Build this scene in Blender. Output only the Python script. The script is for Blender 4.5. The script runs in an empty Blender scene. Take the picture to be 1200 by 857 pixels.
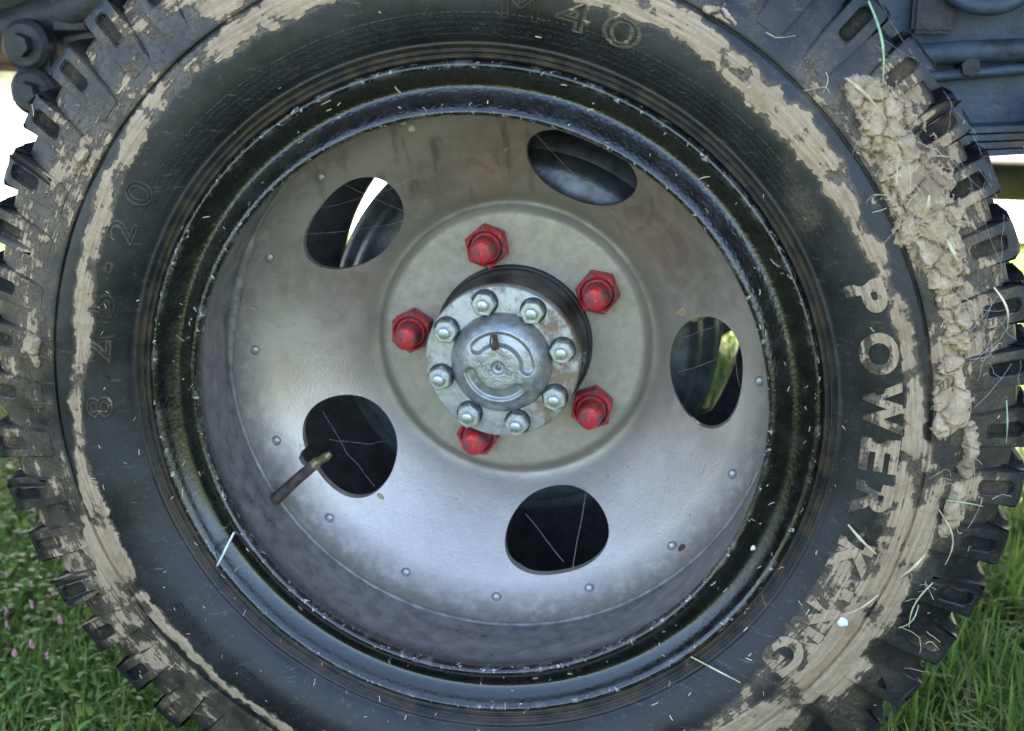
import bpy, bmesh, math, random
import numpy as np
from mathutils import Vector, Matrix

random.seed(7)
rng = np.random.default_rng(7)
C = bpy.context.scene.collection
R = math.radians
PI = math.pi
SC = bpy.context.scene

# ------------------------------------------------------------------ camera
cam_d = bpy.data.cameras.new("camera")
cam_d.sensor_width = 36
cam_d.lens = 45
cam_d.clip_start = 0.02
cam_d.clip_end = 500
cam_d.dof.use_dof = True
cam_d.dof.focus_distance = 1.08
cam_d.dof.aperture_fstop = 7
cam = bpy.data.objects.new("camera", cam_d)
cam.location = (0.1937, -1.0074, 0.3410)
cam.rotation_euler = (R(90 - 16.471), 0, R(9.0905))
C.objects.link(cam)
SC.camera = cam

# ------------------------------------------------------------------ light
SUN_EL, SUN_AZ = 42.0, -10.0            # sun stands behind the truck
w = bpy.data.worlds.new("World")
SC.world = w
w.use_nodes = True
nt = w.node_tree
bg = nt.nodes["Background"]
sky = nt.nodes.new("ShaderNodeTexSky")
sky.sky_type = 'NISHITA'
sky.sun_disc = False
sky.sun_elevation = R(SUN_EL)
sky.sun_rotation = R(SUN_AZ)
sky.ozone_density = 1.0
sky.dust_density = 3.5
nt.links.new(sky.outputs[0], bg.inputs[0])
bg.inputs[1].default_value = 0.105
sd = bpy.data.lights.new("sun", 'SUN')
sd.energy = 5.0
sd.angle = R(0.5)
sd.color = (1.0, 0.95, 0.86)
sun = bpy.data.objects.new("sun", sd)
d = Vector((math.sin(R(SUN_AZ)) * math.cos(R(SUN_EL)), math.cos(R(SUN_AZ)) * math.cos(R(SUN_EL)), math.sin(R(SUN_EL))))
sun.rotation_euler = d.to_track_quat('Z', 'Y').to_euler()
sun.location = d * 20
C.objects.link(sun)
SC.view_settings.view_transform = 'Standard'
SC.view_settings.look = 'None'
SC.view_settings.gamma = 1
SC.view_settings.exposure = 3.4

GZ = -0.455                            # ground level; the axle runs through the origin along Y

# ------------------------------------------------------------------ noise
_perm = rng.permutation(512).astype(np.int64)
_perm = np.concatenate([_perm, _perm, _perm, _perm])
_grad = rng.normal(size=(512, 3))
_grad /= np.linalg.norm(_grad, axis=1)[:, None]


def pnoise(x, y, z=0.0):
    x, y, z = np.broadcast_arrays(np.asarray(x, float), np.asarray(y, float), np.asarray(z, float))
    xi, yi, zi = np.floor(x).astype(np.int64), np.floor(y).astype(np.int64), np.floor(z).astype(np.int64)
    xf, yf, zf = x - xi, y - yi, z - zi
    u, v, t = [f * f * f * (f * (f * 6 - 15) + 10) for f in (xf, yf, zf)]
    out = 0
    for dx in (0, 1):
        for dy in (0, 1):
            for dz in (0, 1):
                h = _perm[(_perm[(_perm[(xi + dx) & 511] + yi + dy) & 511] + zi + dz) & 511]
                g = _grad[h]
                dot = g[..., 0] * (xf - dx) + g[..., 1] * (yf - dy) + g[..., 2] * (zf - dz)
                out = out + dot * (u if dx else 1 - u) * (v if dy else 1 - v) * (t if dz else 1 - t)
    return out * 1.5


def fbm(x, y, z=0.0, o=4):
    s, a = 0, 1.0
    for k in range(o):
        s = s + a * pnoise(x * 2 ** k + 17.3 * k, y * 2 ** k - 9.1 * k, np.asarray(z) * 2 ** k)
        a *= 0.5
    return s / 1.6


def sstep(a, b, x):
    t = np.clip((x - a) / (b - a), 0, 1)
    return t * t * (3 - 2 * t)


# ------------------------------------------------------------------ materials
class NT:
    def __init__(self, name):
        self.m = bpy.data.materials.new(name)
        self.m.use_nodes = True
        self.t = self.m.node_tree
        self.b = self.t.nodes["Principled BSDF"]
        self.out = self.t.nodes["Material Output"]
        self._oc = None

    def n(self, kind, **kw):
        nd = self.t.nodes.new(kind)
        for k, v in kw.items():
            setattr(nd, k, v)
        return nd

    def put(self, sock, v):
        if isinstance(v, bpy.types.NodeSocket):
            self.t.links.new(v, sock)
        elif sock.type == 'RGBA' and not isinstance(v, (int, float)):
            sock.default_value = (*v[:3], 1)
        else:
            sock.default_value = v

    def oc(self):
        if self._oc is None:
            self._oc = self.n("ShaderNodeTexCoord").outputs["Object"]
        return self._oc

    def math(self, op, a, b=0.0, c=0.0, clamp=False):
        nd = self.n("ShaderNodeMath", operation=op, use_clamp=clamp)
        for s, v in zip(nd.inputs, (a, b, c)):
            self.put(s, v)
        return nd.outputs[0]

    def noise(self, scale, detail=4, rough=0.6, vec=None, dist=0.0):
        nd = self.n("ShaderNodeTexNoise")
        self.put(nd.inputs["Vector"], vec if vec is not None else self.oc())
        nd.inputs["Scale"].default_value = scale
        nd.inputs["Detail"].default_value = detail
        nd.inputs["Roughness"].default_value = rough
        nd.inputs["Distortion"].default_value = dist
        return nd.outputs[0]

    def voro(self, scale, vec=None, feature='F1', out=0):
        nd = self.n("ShaderNodeTexVoronoi", feature=feature)
        self.put(nd.inputs["Vector"], vec if vec is not None else self.oc())
        nd.inputs["Scale"].default_value = scale
        return nd.outputs[out]

    def rng(self, v, a, b, c=0.0, d=1.0, smooth=True):
        nd = self.n("ShaderNodeMapRange", interpolation_type='SMOOTHSTEP' if smooth else 'LINEAR')
        for i, x in enumerate((v, a, b, c, d)):
            self.put(nd.inputs[i], x)
        return nd.outputs[0]

    def mix(self, f, a, b):
        nd = self.n("ShaderNodeMix", data_type='RGBA')
        self.put(nd.inputs[0], f)
        self.put(nd.inputs[6], a)
        self.put(nd.inputs[7], b)
        return nd.outputs[2]

    def attr(self, name):
        return self.n("ShaderNodeAttribute", attribute_name=name).outputs["Fac"]

    def bump(self, h, strength=0.5, dist=0.001, normal=None):
        nd = self.n("ShaderNodeBump")
        nd.inputs["Strength"].default_value = strength
        nd.inputs["Distance"].default_value = dist
        self.put(nd.inputs["Height"], h)
        if normal is not None:
            self.put(nd.inputs["Normal"], normal)
        return nd.outputs[0]

    def polar(self):
        sp = self.n("ShaderNodeSeparateXYZ")
        self.put(sp.inputs[0], self.oc())
        x, y, z = sp.outputs
        r = self.math('SQRT', self.math('ADD', self.math('MULTIPLY', x, x), self.math('MULTIPLY', z, z)))
        return x, y, z, r

    def comb(self, a, b, c):
        nd = self.n("ShaderNodeCombineXYZ")
        for s, v in zip(nd.inputs, (a, b, c)):
            self.put(s, v)
        return nd.outputs[0]

    def set(self, **kw):
        names = dict(color="Base Color", rough="Roughness", metal="Metallic", spec="Specular IOR Level", coat="Coat Weight",
                     coatr="Coat Roughness", normal="Normal", sheen="Sheen Weight")
        for k, v in kw.items():
            self.put(self.b.inputs[names[k]], v)
        return self.m


def simple(name, col, rough=0.6, metal=0.0, var=0.25, scale=40, bump=0.3, bd=0.0008, spec=0.5):
    a = NT(name)
    n = a.noise(scale, 6)
    c = a.mix(a.rng(n, 0.3, 0.7), [x * (1 - var) for x in col], [min(1, x * (1 + var)) for x in col])
    return a.set(color=c, rough=rough, metal=metal, spec=spec, normal=a.bump(a.noise(scale * 6, 4), bump, bd))


def rubber_material():
    a = NT("rubber with dried mud")
    x, y, z, r = a.polar()
    mud = a.attr("mud")
    n1 = a.noise(75, 9, 0.68)
    n5 = a.noise(22, 3, 0.5)
    sv = a.comb(a.math('MULTIPLY', a.math('DIVIDE', x, r), 9), a.math('MULTIPLY', r, 420), a.math('MULTIPLY', a.math('DIVIDE', z, r), 9))
    n2 = a.noise(1, 4, 0.6, sv)
    t = a.math('ADD', mud, a.math('MULTIPLY', a.math('SUBTRACT', n1, 0.5), 1.35))
    t = a.math('ADD', t, a.math('MULTIPLY', a.math('SUBTRACT', n5, 0.5), 0.7))
    t = a.math('ADD', t, a.math('MULTIPLY', a.math('SUBTRACT', n2, 0.5), 0.5))
    mask = a.rng(t, 0.47, 0.61)
    tf = a.math('ADD', mud, a.math('MULTIPLY', a.math('SUBTRACT', n5, 0.5), 0.9))
    film = a.math('MULTIPLY', a.rng(tf, 0.12, 0.62, 0.0, 0.85), a.rng(a.noise(330, 6, 0.75), 0.36, 0.62, 0.25, 1.0))
    n3 = a.noise(14, 6, 0.6)
    n6 = a.noise(900, 2, 0.5)
    rub = a.mix(a.rng(n3, 0.3, 0.72), (0.008, 0.0081, 0.009), (0.024, 0.0241, 0.026))
    rub = a.mix(a.rng(n6, 0.66, 0.78, 0, 0.35), rub, (0.16, 0.15, 0.135))
    rub = a.mix(a.rng(a.noise(190, 7, 0.75), 0.56, 0.72, 0, 0.55), rub, (0.105, 0.10, 0.095))
    sc = a.noise(1, 5, 0.7, a.comb(a.math('MULTIPLY', x, 40), a.math('MULTIPLY', y, 40), a.math('MULTIPLY', z, 260)))
    rub = a.mix(a.rng(sc, 0.60, 0.70, 0, 0.5), rub, (0.12, 0.105, 0.09))
    # brown dirt packed between the bead ribs
    rub = a.mix(a.math('MULTIPLY', a.rng(r, 0.302, 0.294), a.rng(a.noise(60, 5), 0.35, 0.65, 0, 0.75)), rub, (0.075, 0.052, 0.030))
    rub = a.mix(a.rng(a.noise(520, 5, 0.75), 0.64, 0.70, 0, 0.7), rub, (0.24, 0.19, 0.135))
    rub = a.mix(film, rub, (0.17, 0.125, 0.082))
    mc = a.mix(a.rng(n2, 0.3, 0.7), (0.31, 0.210, 0.128), (0.47, 0.340, 0.222))
    mc = a.mix(a.rng(a.noise(260, 5), 0.35, 0.75, 0, 0.5), mc, (0.22, 0.175, 0.13))
    mc = a.mix(a.rng(a.noise(34, 6, 0.7), 0.50, 0.68, 0, 0.55), mc, (0.21, 0.14, 0.085))
    mc = a.mix(a.rng(a.noise(620, 4, 0.7), 0.60, 0.70, 0, 0.6), mc, (0.14, 0.10, 0.07))
    col = a.mix(mask, rub, mc)
    rough = a.math('ADD', a.math('MULTIPLY', mask, 0.45), a.rng(n3, 0.3, 0.7, 0.35, 0.50))
    dull = a.attr('dull')
    rough = a.math('MAXIMUM', rough, a.math('MULTIPLY', dull, 0.95))
    specv = a.rng(dull, 0, 1, 0.38, 0.05, smooth=False)
    # rows of tiny moulded text near the bead, too small to read: relief only
    rowp = a.math('ABSOLUTE', a.math('SINE', a.math('MULTIPLY', r, 2 * PI / 0.0088)))
    rowm = a.math('MULTIPLY', a.rng(rowp, 0.55, 0.75), a.math('MULTIPLY', a.rng(r, 0.3025, 0.3045), a.rng(r, 0.322, 0.324, 1, 0)))
    rowm = a.math('MULTIPLY', rowm, a.rng(z, 0.14, 0.2))
    tv = a.comb(a.math('MULTIPLY', x, 520), a.math('MULTIPLY', z, 260), 0.0)
    rowm = a.math('MULTIPLY', rowm, a.rng(a.noise(1, 1, 0.5, tv), 0.46, 0.52))
    h = a.math('ADD', a.math('MULTIPLY', mask, a.math('ADD', 0.8, a.math('MULTIPLY', n1, 0.9))), a.math('MULTIPLY', n6, 0.12))
    h = a.math('ADD', h, a.math('MULTIPLY', a.math('MULTIPLY', mask, n2), 0.6))
    h = a.math('ADD', h, a.math('MULTIPLY', n3, 0.3))
    h = a.math('ADD', h, a.math('MULTIPLY', rowm, 0.55))
    return a.set(color=col, rough=rough, spec=specv, normal=a.bump(h, 0.85, 0.0012))


def rim_material():
    a = NT("gloss black rim paint")
    x, y, z, r = a.polar()
    n1 = a.noise(300, 1, 0.4)
    n2 = a.noise(55, 7, 0.7)
    n3 = a.noise(160, 6, 0.7)
    edge = a.math('MAXIMUM', a.rng(r, 0.2785, 0.2815), a.math('MULTIPLY', a.rng(r, 0.2500, 0.2465), a.rng(y, 0.010, 0.004)))
    chip = a.rng(a.math('ADD', n3, a.math('MULTIPLY', edge, 0.11)), 0.70, 0.74)
    barrel = a.rng(y, 0.010, 0.045)
    dust = a.math('MULTIPLY', barrel, a.rng(n2, 0.3, 0.7, 0.30, 0.95))
    col = a.mix(a.rng(n2, 0.35, 0.7), (0.005, 0.005, 0.005), (0.013, 0.013, 0.012))
    col = a.mix(dust, col, (0.32, 0.29, 0.27))
    col = a.mix(a.math('MULTIPLY', edge, a.rng(n2, 0.5, 0.62, 0, 0.5)), col, (0.13, 0.115, 0.115))
    col = a.mix(chip, col, (0.36, 0.34, 0.31))
    rough = a.math('ADD', a.math('MULTIPLY', dust, 0.35), a.rng(n2, 0.3, 0.7, 0.15, 0.34))
    rough = a.math('ADD', rough, a.math('MULTIPLY', chip, 0.4))
    h = a.math('MULTIPLY', n1, a.rng(z, -0.12, 0.12, 0.28, 0.95))
    return a.set(color=col, rough=rough, spec=0.85, metal=a.math('MULTIPLY', dust, 0.5), normal=a.bump(h, 0.5, 0.0011))


def disc_material():
    a = NT("dusty silver wheel paint")
    x, y, z, r = a.polar()
    n1 = a.noise(9, 7, 0.62)
    n2 = a.noise(380, 4, 0.6)
    n3 = a.noise(70, 8, 0.7)
    sp = a.rng(a.noise(230, 3, 0.6), 0.70, 0.76, 0, 0.8)
    col = a.mix(a.rng(n1, 0.3, 0.72), (0.53, 0.455, 0.385), (0.68, 0.60, 0.53))
    col = a.mix(a.rng(n3, 0.52, 0.75, 0, 0.4), col, (0.30, 0.275, 0.235))
    col = a.mix(sp, col, (0.15, 0.135, 0.11))
    run = a.noise(1, 5, 0.6, a.comb(a.math('MULTIPLY', x, 75), a.math('MULTIPLY', y, 20), a.math('MULTIPLY', z, 7)))
    col = a.mix(a.math('MULTIPLY', a.rng(run, 0.54, 0.68), a.rng(z, 0.08, 0.2, 0.0, 0.5)), col, (0.17, 0.15, 0.115))
    scr = a.noise(1, 3, 0.7, a.comb(a.math('MULTIPLY', x, 300), a.math('MULTIPLY', y, 300), a.math('MULTIPLY', z, 28)))
    col = a.mix(a.rng(scr, 0.70, 0.76, 0, 0.5), col, (0.20, 0.17, 0.14))
    # browner and darker towards the weld
    col = a.mix(a.math('MULTIPLY', a.rng(r, 0.226, 0.25), a.rng(n3, 0.3, 0.6, 0.45, 0.85)), col, (0.19, 0.165, 0.14))
    dust = a.rng(n3, 0.35, 0.75)
    metal = a.math('SUBTRACT', a.rng(dust, 0, 1, 0.80, 0.55), a.math('MULTIPLY', a.rng(r, 0.226, 0.25), 0.35))
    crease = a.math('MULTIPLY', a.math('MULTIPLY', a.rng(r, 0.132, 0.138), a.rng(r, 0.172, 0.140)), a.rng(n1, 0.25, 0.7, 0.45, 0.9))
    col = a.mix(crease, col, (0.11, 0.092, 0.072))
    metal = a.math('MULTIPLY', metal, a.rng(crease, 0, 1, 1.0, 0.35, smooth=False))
    plate = a.rng(a.math('ADD', r, a.math('MULTIPLY', a.math('SUBTRACT', n3, 0.5), 0.012)), 0.139, 0.131)
    col = a.mix(a.math('MULTIPLY', plate, a.rng(n3, 0.3, 0.7, 0.45, 0.9)), col, (0.33, 0.295, 0.245))
    metal = a.math('MULTIPLY', metal, a.rng(plate, 0, 1, 1.0, 0.62, smooth=False))
    rough = a.math('ADD', a.rng(n1, 0.3, 0.7, 0.36, 0.47), a.math('MULTIPLY', plate, 0.12))
    h = a.math('ADD', a.math('MULTIPLY', n2, 0.8), a.math('MULTIPLY', n3, 0.9))
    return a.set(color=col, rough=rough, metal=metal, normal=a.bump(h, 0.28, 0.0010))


def red_material():
    a = NT("chipped red nut paint")
    n = a.noise(130, 7, 0.7)
    n2 = a.noise(34, 4, 0.6, dist=1.5)
    col = a.mix(a.rng(a.noise(60, 3), 0.3, 0.7), (0.55, 0.014, 0.022), (0.82, 0.03, 0.04))
    g = a.math('MAXIMUM', a.rng(n, 0.53, 0.58, 0, 0.9), a.rng(n2, 0.50, 0.56, 0, 0.85))
    col = a.mix(g, col, (0.10, 0.075, 0.08))
    col = a.mix(a.rng(a.noise(300, 5, 0.7), 0.62, 0.66), col, (0.30, 0.27, 0.27))
    return a.set(color=col, rough=a.rng(n, 0.3, 0.7, 0.32, 0.6), spec=0.5, normal=a.bump(a.math('ADD', n, a.noise(500, 3)), 0.5, 0.0007))


def cast_material(name, c1, c2, rust, metal=0.72, r0=0.34):
    a = NT(name)
    x, y, z, r = a.polar()
    n = a.noise(90, 8, 0.68)
    n2 = a.noise(480, 3, 0.55)
    col = a.mix(a.rng(n, 0.3, 0.7), c1, c2)
    # rust runs on the right hand side of the hub
    side = a.rng(a.math('ADD', x, a.math('MULTIPLY', z, -0.15)), 0.012, 0.062)
    rm = a.math('MULTIPLY', a.rng(a.math('ADD', a.math('MULTIPLY', side, 0.17), a.noise(60, 8, 0.7)), 0.50, 0.72), a.math('MULTIPLY', rust, 0.85))
    col = a.mix(rm, col, (0.19, 0.105, 0.045))
    col = a.mix(a.rng(a.noise(200, 5), 0.64, 0.7, 0, 0.75), col, (0.12, 0.10, 0.085))
    mt = a.math('MULTIPLY', a.math('SUBTRACT', 1.0, rm), metal)
    return a.set(color=col, rough=a.math('ADD', a.rng(n, 0.3, 0.7, r0, r0 + 0.14), a.math('MULTIPLY', rm, 0.25)), metal=mt,
                 normal=a.bump(a.math('ADD', n2, n), 0.45, 0.0009))


def mud_material():
    a = NT("dried pale mud")
    n = a.noise(60, 8, 0.7)
    n2 = a.noise(420, 5, 0.65)
    fib = a.noise(1, 4, 0.6, a.comb(a.math('MULTIPLY', a.polar()[0], 900), a.math('MULTIPLY', a.polar()[2], 160), a.math('MULTIPLY', a.polar()[1], 300)))
    col = a.mix(a.rng(n, 0.3, 0.7), (0.35, 0.248, 0.158), (0.54, 0.405, 0.275))
    col = a.mix(a.rng(n2, 0.52, 0.72, 0, 0.75), col, (0.20, 0.155, 0.115))
    col = a.mix(a.rng(fib, 0.6, 0.72, 0, 0.5), col, (0.55, 0.48, 0.38))
    col = a.mix(a.rng(a.noise(28, 5, 0.65), 0.52, 0.66, 0, 0.6), col, (0.19, 0.135, 0.09))
    return a.set(color=col, rough=0.95, spec=0.2, normal=a.bump(a.math('ADD', n2, a.math('ADD', n, fib)), 0.6, 0.0014))


def grass_material(name, c1, c2, c3):
    a = NT(name)
    t = a.attr("tint")
    col = a.mix(a.rng(t, 0.0, 0.6, smooth=False), c1, c2)
    col = a.mix(a.rng(t, 0.80, 0.98, smooth=False), col, c3)
    a.set(color=col, rough=0.45, spec=0.35)
    tr = a.n("ShaderNodeBsdfTranslucent")
    a.put(tr.inputs[0], a.mix(0.5, col, (0.25, 0.32, 0.03)))
    mx = a.n("ShaderNodeMixShader")
    mx.inputs[0].default_value = 0.35
    a.t.links.new(a.b.outputs[0], mx.inputs[1])
    a.t.links.new(tr.outputs[0], mx.inputs[2])
    a.t.links.new(mx.outputs[0], a.out.inputs[0])
    return a.m


def chassis_material():
    a = NT("blue grey chassis paint with grime")
    n, n2 = a.noise(22, 8, 0.7), a.noise(7, 6, 0.65)
    col = a.mix(a.rng(n, 0.3, 0.7), (0.040, 0.055, 0.088), (0.075, 0.098, 0.145))
    col = a.mix(a.rng(n2, 0.50, 0.64, 0, 0.85), col, (0.03, 0.026, 0.024))
    col = a.mix(a.rng(a.noise(15, 8, 0.75), 0.58, 0.66, 0, 0.8), col, (0.11, 0.048, 0.025))
    return a.set(color=col, rough=a.rng(n, 0.3, 0.7, 0.38, 0.7), metal=0.1, normal=a.bump(a.math('ADD', n, a.noise(150, 4)), 0.6, 0.002))


M = dict(
    rubber=rubber_material(), rim=rim_material(), disc=disc_material(), red=red_material(), mud=mud_material(),
    cap=cast_material("cast silver hub paint", (0.33, 0.33, 0.335), (0.50, 0.50, 0.50), 0.35, 0.80, 0.35),
    flange=cast_material("silver axle flange", (0.42, 0.415, 0.39), (0.58, 0.575, 0.55), 1.0, 0.5, 0.42),
    zinc=simple("zinc plated nut", (0.50, 0.51, 0.53), 0.34, 0.8, 0.3, 160, 0.4),
    darkzinc=simple("oily washer", (0.05, 0.047, 0.045), 0.5, 0.3, 0.4, 200),
    seam=simple('dark red paint in the nut seam', (0.13, 0.015, 0.022), 0.6, 0, 0.5, 200),
    barrelmud=simple('grey weld primer', (0.20, 0.19, 0.18), 0.5, 0.2, 0.35, 90),
    hub=simple("grey brown hub paint", (0.10, 0.092, 0.085), 0.38, 0.35, 0.3, 60, 0.4),
    drum=simple("dark blue grey brake drum", (0.12, 0.135, 0.165), 0.34, 0.6, 0.35, 50, 0.5),
    under=chassis_material(),
    dark=simple("greasy dark steel", (0.035, 0.033, 0.037), 0.5, 0.2, 0.4, 40, 0.6, 0.002),
    rust=simple("rusty crossmember", (0.13, 0.055, 0.03), 0.8, 0.0, 0.4, 30, 0.6, 0.002),
    olive=simple("olive stand-in pipe", (0.06, 0.055, 0.03), 0.7, 0.0, 0.3, 30),
    bedm=simple("weathered truck bed", (0.04, 0.045, 0.045), 0.6, 0.0, 0.3, 6),
    straw=simple("dry straw", (0.52, 0.44, 0.27), 0.6, 0, 0.3, 80),
    greenstraw=simple("pale green stalk", (0.30, 0.42, 0.24), 0.5, 0, 0.3, 80),
    chaff=simple("bleached clipping", (0.50, 0.42, 0.28), 0.7, 0, 0.5, 35),
    web=simple("spider silk", (0.5, 0.5, 0.52), 0.4, 0, 0.1, 60),
    white=simple("white husk", (0.75, 0.74, 0.68), 0.6, 0, 0.08, 200),
    valve=simple("muddy valve stem", (0.075, 0.06, 0.045), 0.55, 0.2, 0.5, 130, 0.8, 0.0015),
    brass=simple("worn brass thread", (0.30, 0.24, 0.13), 0.4, 0.7, 0.4, 300),
    twig=simple("brown chaff", (0.10, 0.05, 0.03), 0.8, 0, 0.4, 300),
    grass=grass_material("grass blades", (0.065, 0.14, 0.028), (0.17, 0.285, 0.06), (0.32, 0.27, 0.13)),
    leaf=grass_material("clover leaves", (0.07, 0.15, 0.035), (0.17, 0.29, 0.06), (0.22, 0.22, 0.07)),
    pink=simple("pink blossom", (0.66, 0.30, 0.38), 0.6, 0, 0.25, 200),
    gravel=simple("pale dusty gravel", (0.36, 0.35, 0.29), 0.9, 0, 0.2, 8, 0.8, 0.01),
)


def ground_material():
    a = NT("soil under the grass")
    col = a.mix(a.rng(a.noise(7, 8, 0.7), 0.3, 0.7), (0.06, 0.062, 0.03), (0.105, 0.12, 0.045))
    col = a.mix(a.rng(a.noise(60, 6), 0.5, 0.7), col, (0.09, 0.13, 0.038))
    return a.set(color=col, rough=0.95, spec=0.2, normal=a.bump(a.noise(50, 8), 0.9, 0.02))


M['ground'] = ground_material()


# ------------------------------------------------------------------ mesh helpers
def tag(o, label=None, cat=None, group=None, kind=None):
    if label:
        o['label'] = label
    if cat:
        o['category'] = cat
    if group:
        o['group'] = group
    if kind:
        o['kind'] = kind
    return o


def finish(me, mat, smooth, sharp=None):
    me.materials.append(mat)
    if smooth:
        me.shade_smooth()
        if sharp:
            me.set_sharp_from_angle(angle=R(sharp))
    else:
        me.shade_flat()


def link(name, me, parent=None, loc=None):
    o = bpy.data.objects.new(name, me)
    C.objects.link(o)
    if parent:
        o.parent = parent
    if loc is not None:
        o.location = loc
    return o


def pymesh(name, V, F, mat, smooth=True, sharp=None, attrs=None):
    me = bpy.data.meshes.new(name)
    me.from_pydata([tuple(v) for v in V], [], [tuple(f) for f in F])
    if attrs:
        for k, v in attrs.items():
            at = me.attributes.new(k, 'FLOAT', 'POINT')
            at.data.foreach_set('value', np.asarray(v, np.float32))
    me.update()
    finish(me, mat, smooth, sharp)
    return me


def bmmesh(name, bm, mat, smooth=True, sharp=35):
    bmesh.ops.recalc_face_normals(bm, faces=bm.faces[:])
    me = bpy.data.meshes.new(name)
    bm.to_mesh(me)
    bm.free()
    finish(me, mat, smooth, sharp)
    return me


def lathe_vf(prof, n, closed=False, th0=0.0):
    P = np.array(prof, float)
    k = len(P)
    th = np.arange(n) / n * 2 * PI + th0
    V = np.empty((n, k, 3))
    V[..., 0] = np.cos(th)[:, None] * P[None, :, 0]
    V[..., 1] = P[None, :, 1]
    V[..., 2] = np.sin(th)[:, None] * P[None, :, 0]
    i = np.arange(n)[:, None]
    kk = k if closed else k - 1
    j = np.arange(kk)[None, :]
    i2, j2 = (i + 1) % n, (j + 1) % k
    F = np.stack([i * k + j, i * k + j2, i2 * k + j2, i2 * k + j], -1).reshape(-1, 4)
    return V.reshape(-1, 3), F


def lathe(name, prof, n, mat, closed=False, sharp=40, attrs=None):
    V, F = lathe_vf(prof, n, closed)
    return pymesh(name, V, F.tolist(), mat, True, sharp, attrs)


def catmull(pts, per=6):
    P = np.array(pts, float)
    P = np.vstack([2 * P[0] - P[1], P, 2 * P[-1] - P[-2]])
    out = []
    for i in range(1, len(P) - 2):
        for t in np.arange(per) / per:
            a, b, c, d_ = P[i - 1], P[i], P[i + 1], P[i + 2]
            out.append(0.5 * ((2 * b) + (-a + c) * t + (2 * a - 5 * b + 4 * c - d_) * t ** 2 + (-a + 3 * b - 3 * c + d_) * t ** 3))
    out.append(P[-2])
    return np.array(out)


def tube(bm, pts, rad, seg=6, cap=True):
    pts = [Vector(p) for p in pts]
    rads = rad if hasattr(rad, '__len__') else [rad] * len(pts)
    rings = []
    for i, p in enumerate(pts):
        t = (pts[min(i + 1, len(pts) - 1)] - pts[max(i - 1, 0)])
        t = t.normalized() if t.length > 1e-9 else Vector((0, 0, 1))
        a = t.cross(Vector((0.31, 0.2, 0.93)))
        if a.length < 1e-3:
            a = t.cross(Vector((1, 0, 0)))
        a.normalize()
        b = t.cross(a)
        rings.append([bm.verts.new(p + (a * math.cos(2 * PI * k / seg) + b * math.sin(2 * PI * k / seg)) * rads[i]) for k in range(seg)])
    for r0, r1 in zip(rings, rings[1:]):
        for k in range(seg):
            bm.faces.new((r0[k], r0[(k + 1) % seg], r1[(k + 1) % seg], r1[k]))
    if cap and seg > 2:
        bm.faces.new(rings[0][::-1])
        bm.faces.new(rings[-1])


def box(bm, lo, hi, bev=0.0):
    vs = [bm.verts.new((x, y, z)) for x in (lo[0], hi[0]) for y in (lo[1], hi[1]) for z in (lo[2], hi[2])]
    fs = [bm.faces.new([vs[i] for i in q]) for q in ((0, 1, 3, 2), (4, 6, 7, 5), (0, 4, 5, 1), (2, 3, 7, 6), (0, 2, 6, 4), (1, 5, 7, 3))]
    if bev:
        es = list({e for f in fs for e in f.edges})
        bmesh.ops.bevel(bm, geom=es, offset=bev, segments=2, affect='EDGES')


def pol(th, r, y):
    return Vector((math.cos(R(th)) * r, y, math.sin(R(th)) * r))


# ------------------------------------------------------------------ ground
def terrain():
    n = 121
    xs = np.sign(np.linspace(-1, 1, n)) * np.abs(np.linspace(-1, 1, n)) ** 3 * 300
    X, Y = np.meshgrid(xs, xs + 2)
    Z = GZ + 0.012 * fbm(X * 1.3, Y * 1.3) * (np.abs(X) < 8)
    V = np.stack([X, Y, Z], -1).reshape(-1, 3)
    i, j = np.meshgrid(np.arange(n - 1), np.arange(n - 1), indexing='ij')
    F = np.stack([i * n + j, i * n + j + 1, (i + 1) * n + j + 1, (i + 1) * n + j], -1).reshape(-1, 4)
    o = link('ground', pymesh('ground', V, F.tolist(), M['ground']))
    tag(o, kind='structure')
    bm = bmesh.new()
    ed = [(-14, 3.0), (-6, 2.7), (-2.5, 2.85), (0, 2.95), (2, 3.4), (4, 3.1), (14, 3.2)]
    top = [(14, 9.0), (5, 8.7), (0, 8.8), (-6, 8.6), (-14, 8.9)]
    bm.faces.new([bm.verts.new((x, y, GZ + 0.02)) for x, y in ed + top])
    g = link('gravel_yard', bmmesh('gravel_yard', bm, M['gravel']))
    tag(g, kind='structure')


terrain()

# ------------------------------------------------------------------ the wheel
truck = bpy.data.objects.new('truck', None)
truck.location = (0, 1.0, GZ)
C.objects.link(truck)
tag(truck, 'blue grey truck on a muddy off-road tyre and silver five-hole wheel with red lug nuts', 'truck')
wheel = truck
UP = (0, -1.0, -GZ)


def part(name, me, parent=wheel, loc=None):
    if parent is wheel:
        return link(name, me, wheel, loc if loc is not None else UP)
    return link(name, me, parent, loc)


# mud painted on the tyre as a stain with its own outline
KN = np.array([
    (-180, .341, .353), (-172, .346, .358), (-165, .344, .370), (-158, .346, .384), (-150, .350, .388), (-142, .349, .366), (-135, .351, .358),
    (-120, .352, .361), (-105, .351, .372), (-90, .350, .380), (-75, .345, .385), (-60, .341, .386), (-50, .335, .385), (-41.7, .328, .384),
    (-30.6, .316, .386), (-22, .318, .391), (-18, .320, .391), (-12, .338, .391), (-6, .345, .385), (0, .346, .366), (5, .347, .363), (10, .347, .362), (15, .345, .359),
    (20, .3435, .3575), (26, .341, .352), (30.5, .336, .351), (36, .3365, .360), (41.5, .335, .359), (50, .334, .358), (62, .345, .366),
    (75, .338, .368), (85, .347, .371), (95, .348, .372), (105, .344, .369), (115, .342, .367), (125, .345, .3685), (134, .348, .3675),
    (146, .341, .361), (155, .338, .355), (165, .333, .351), (172, .331, .349), (180, .341, .353)])
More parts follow.
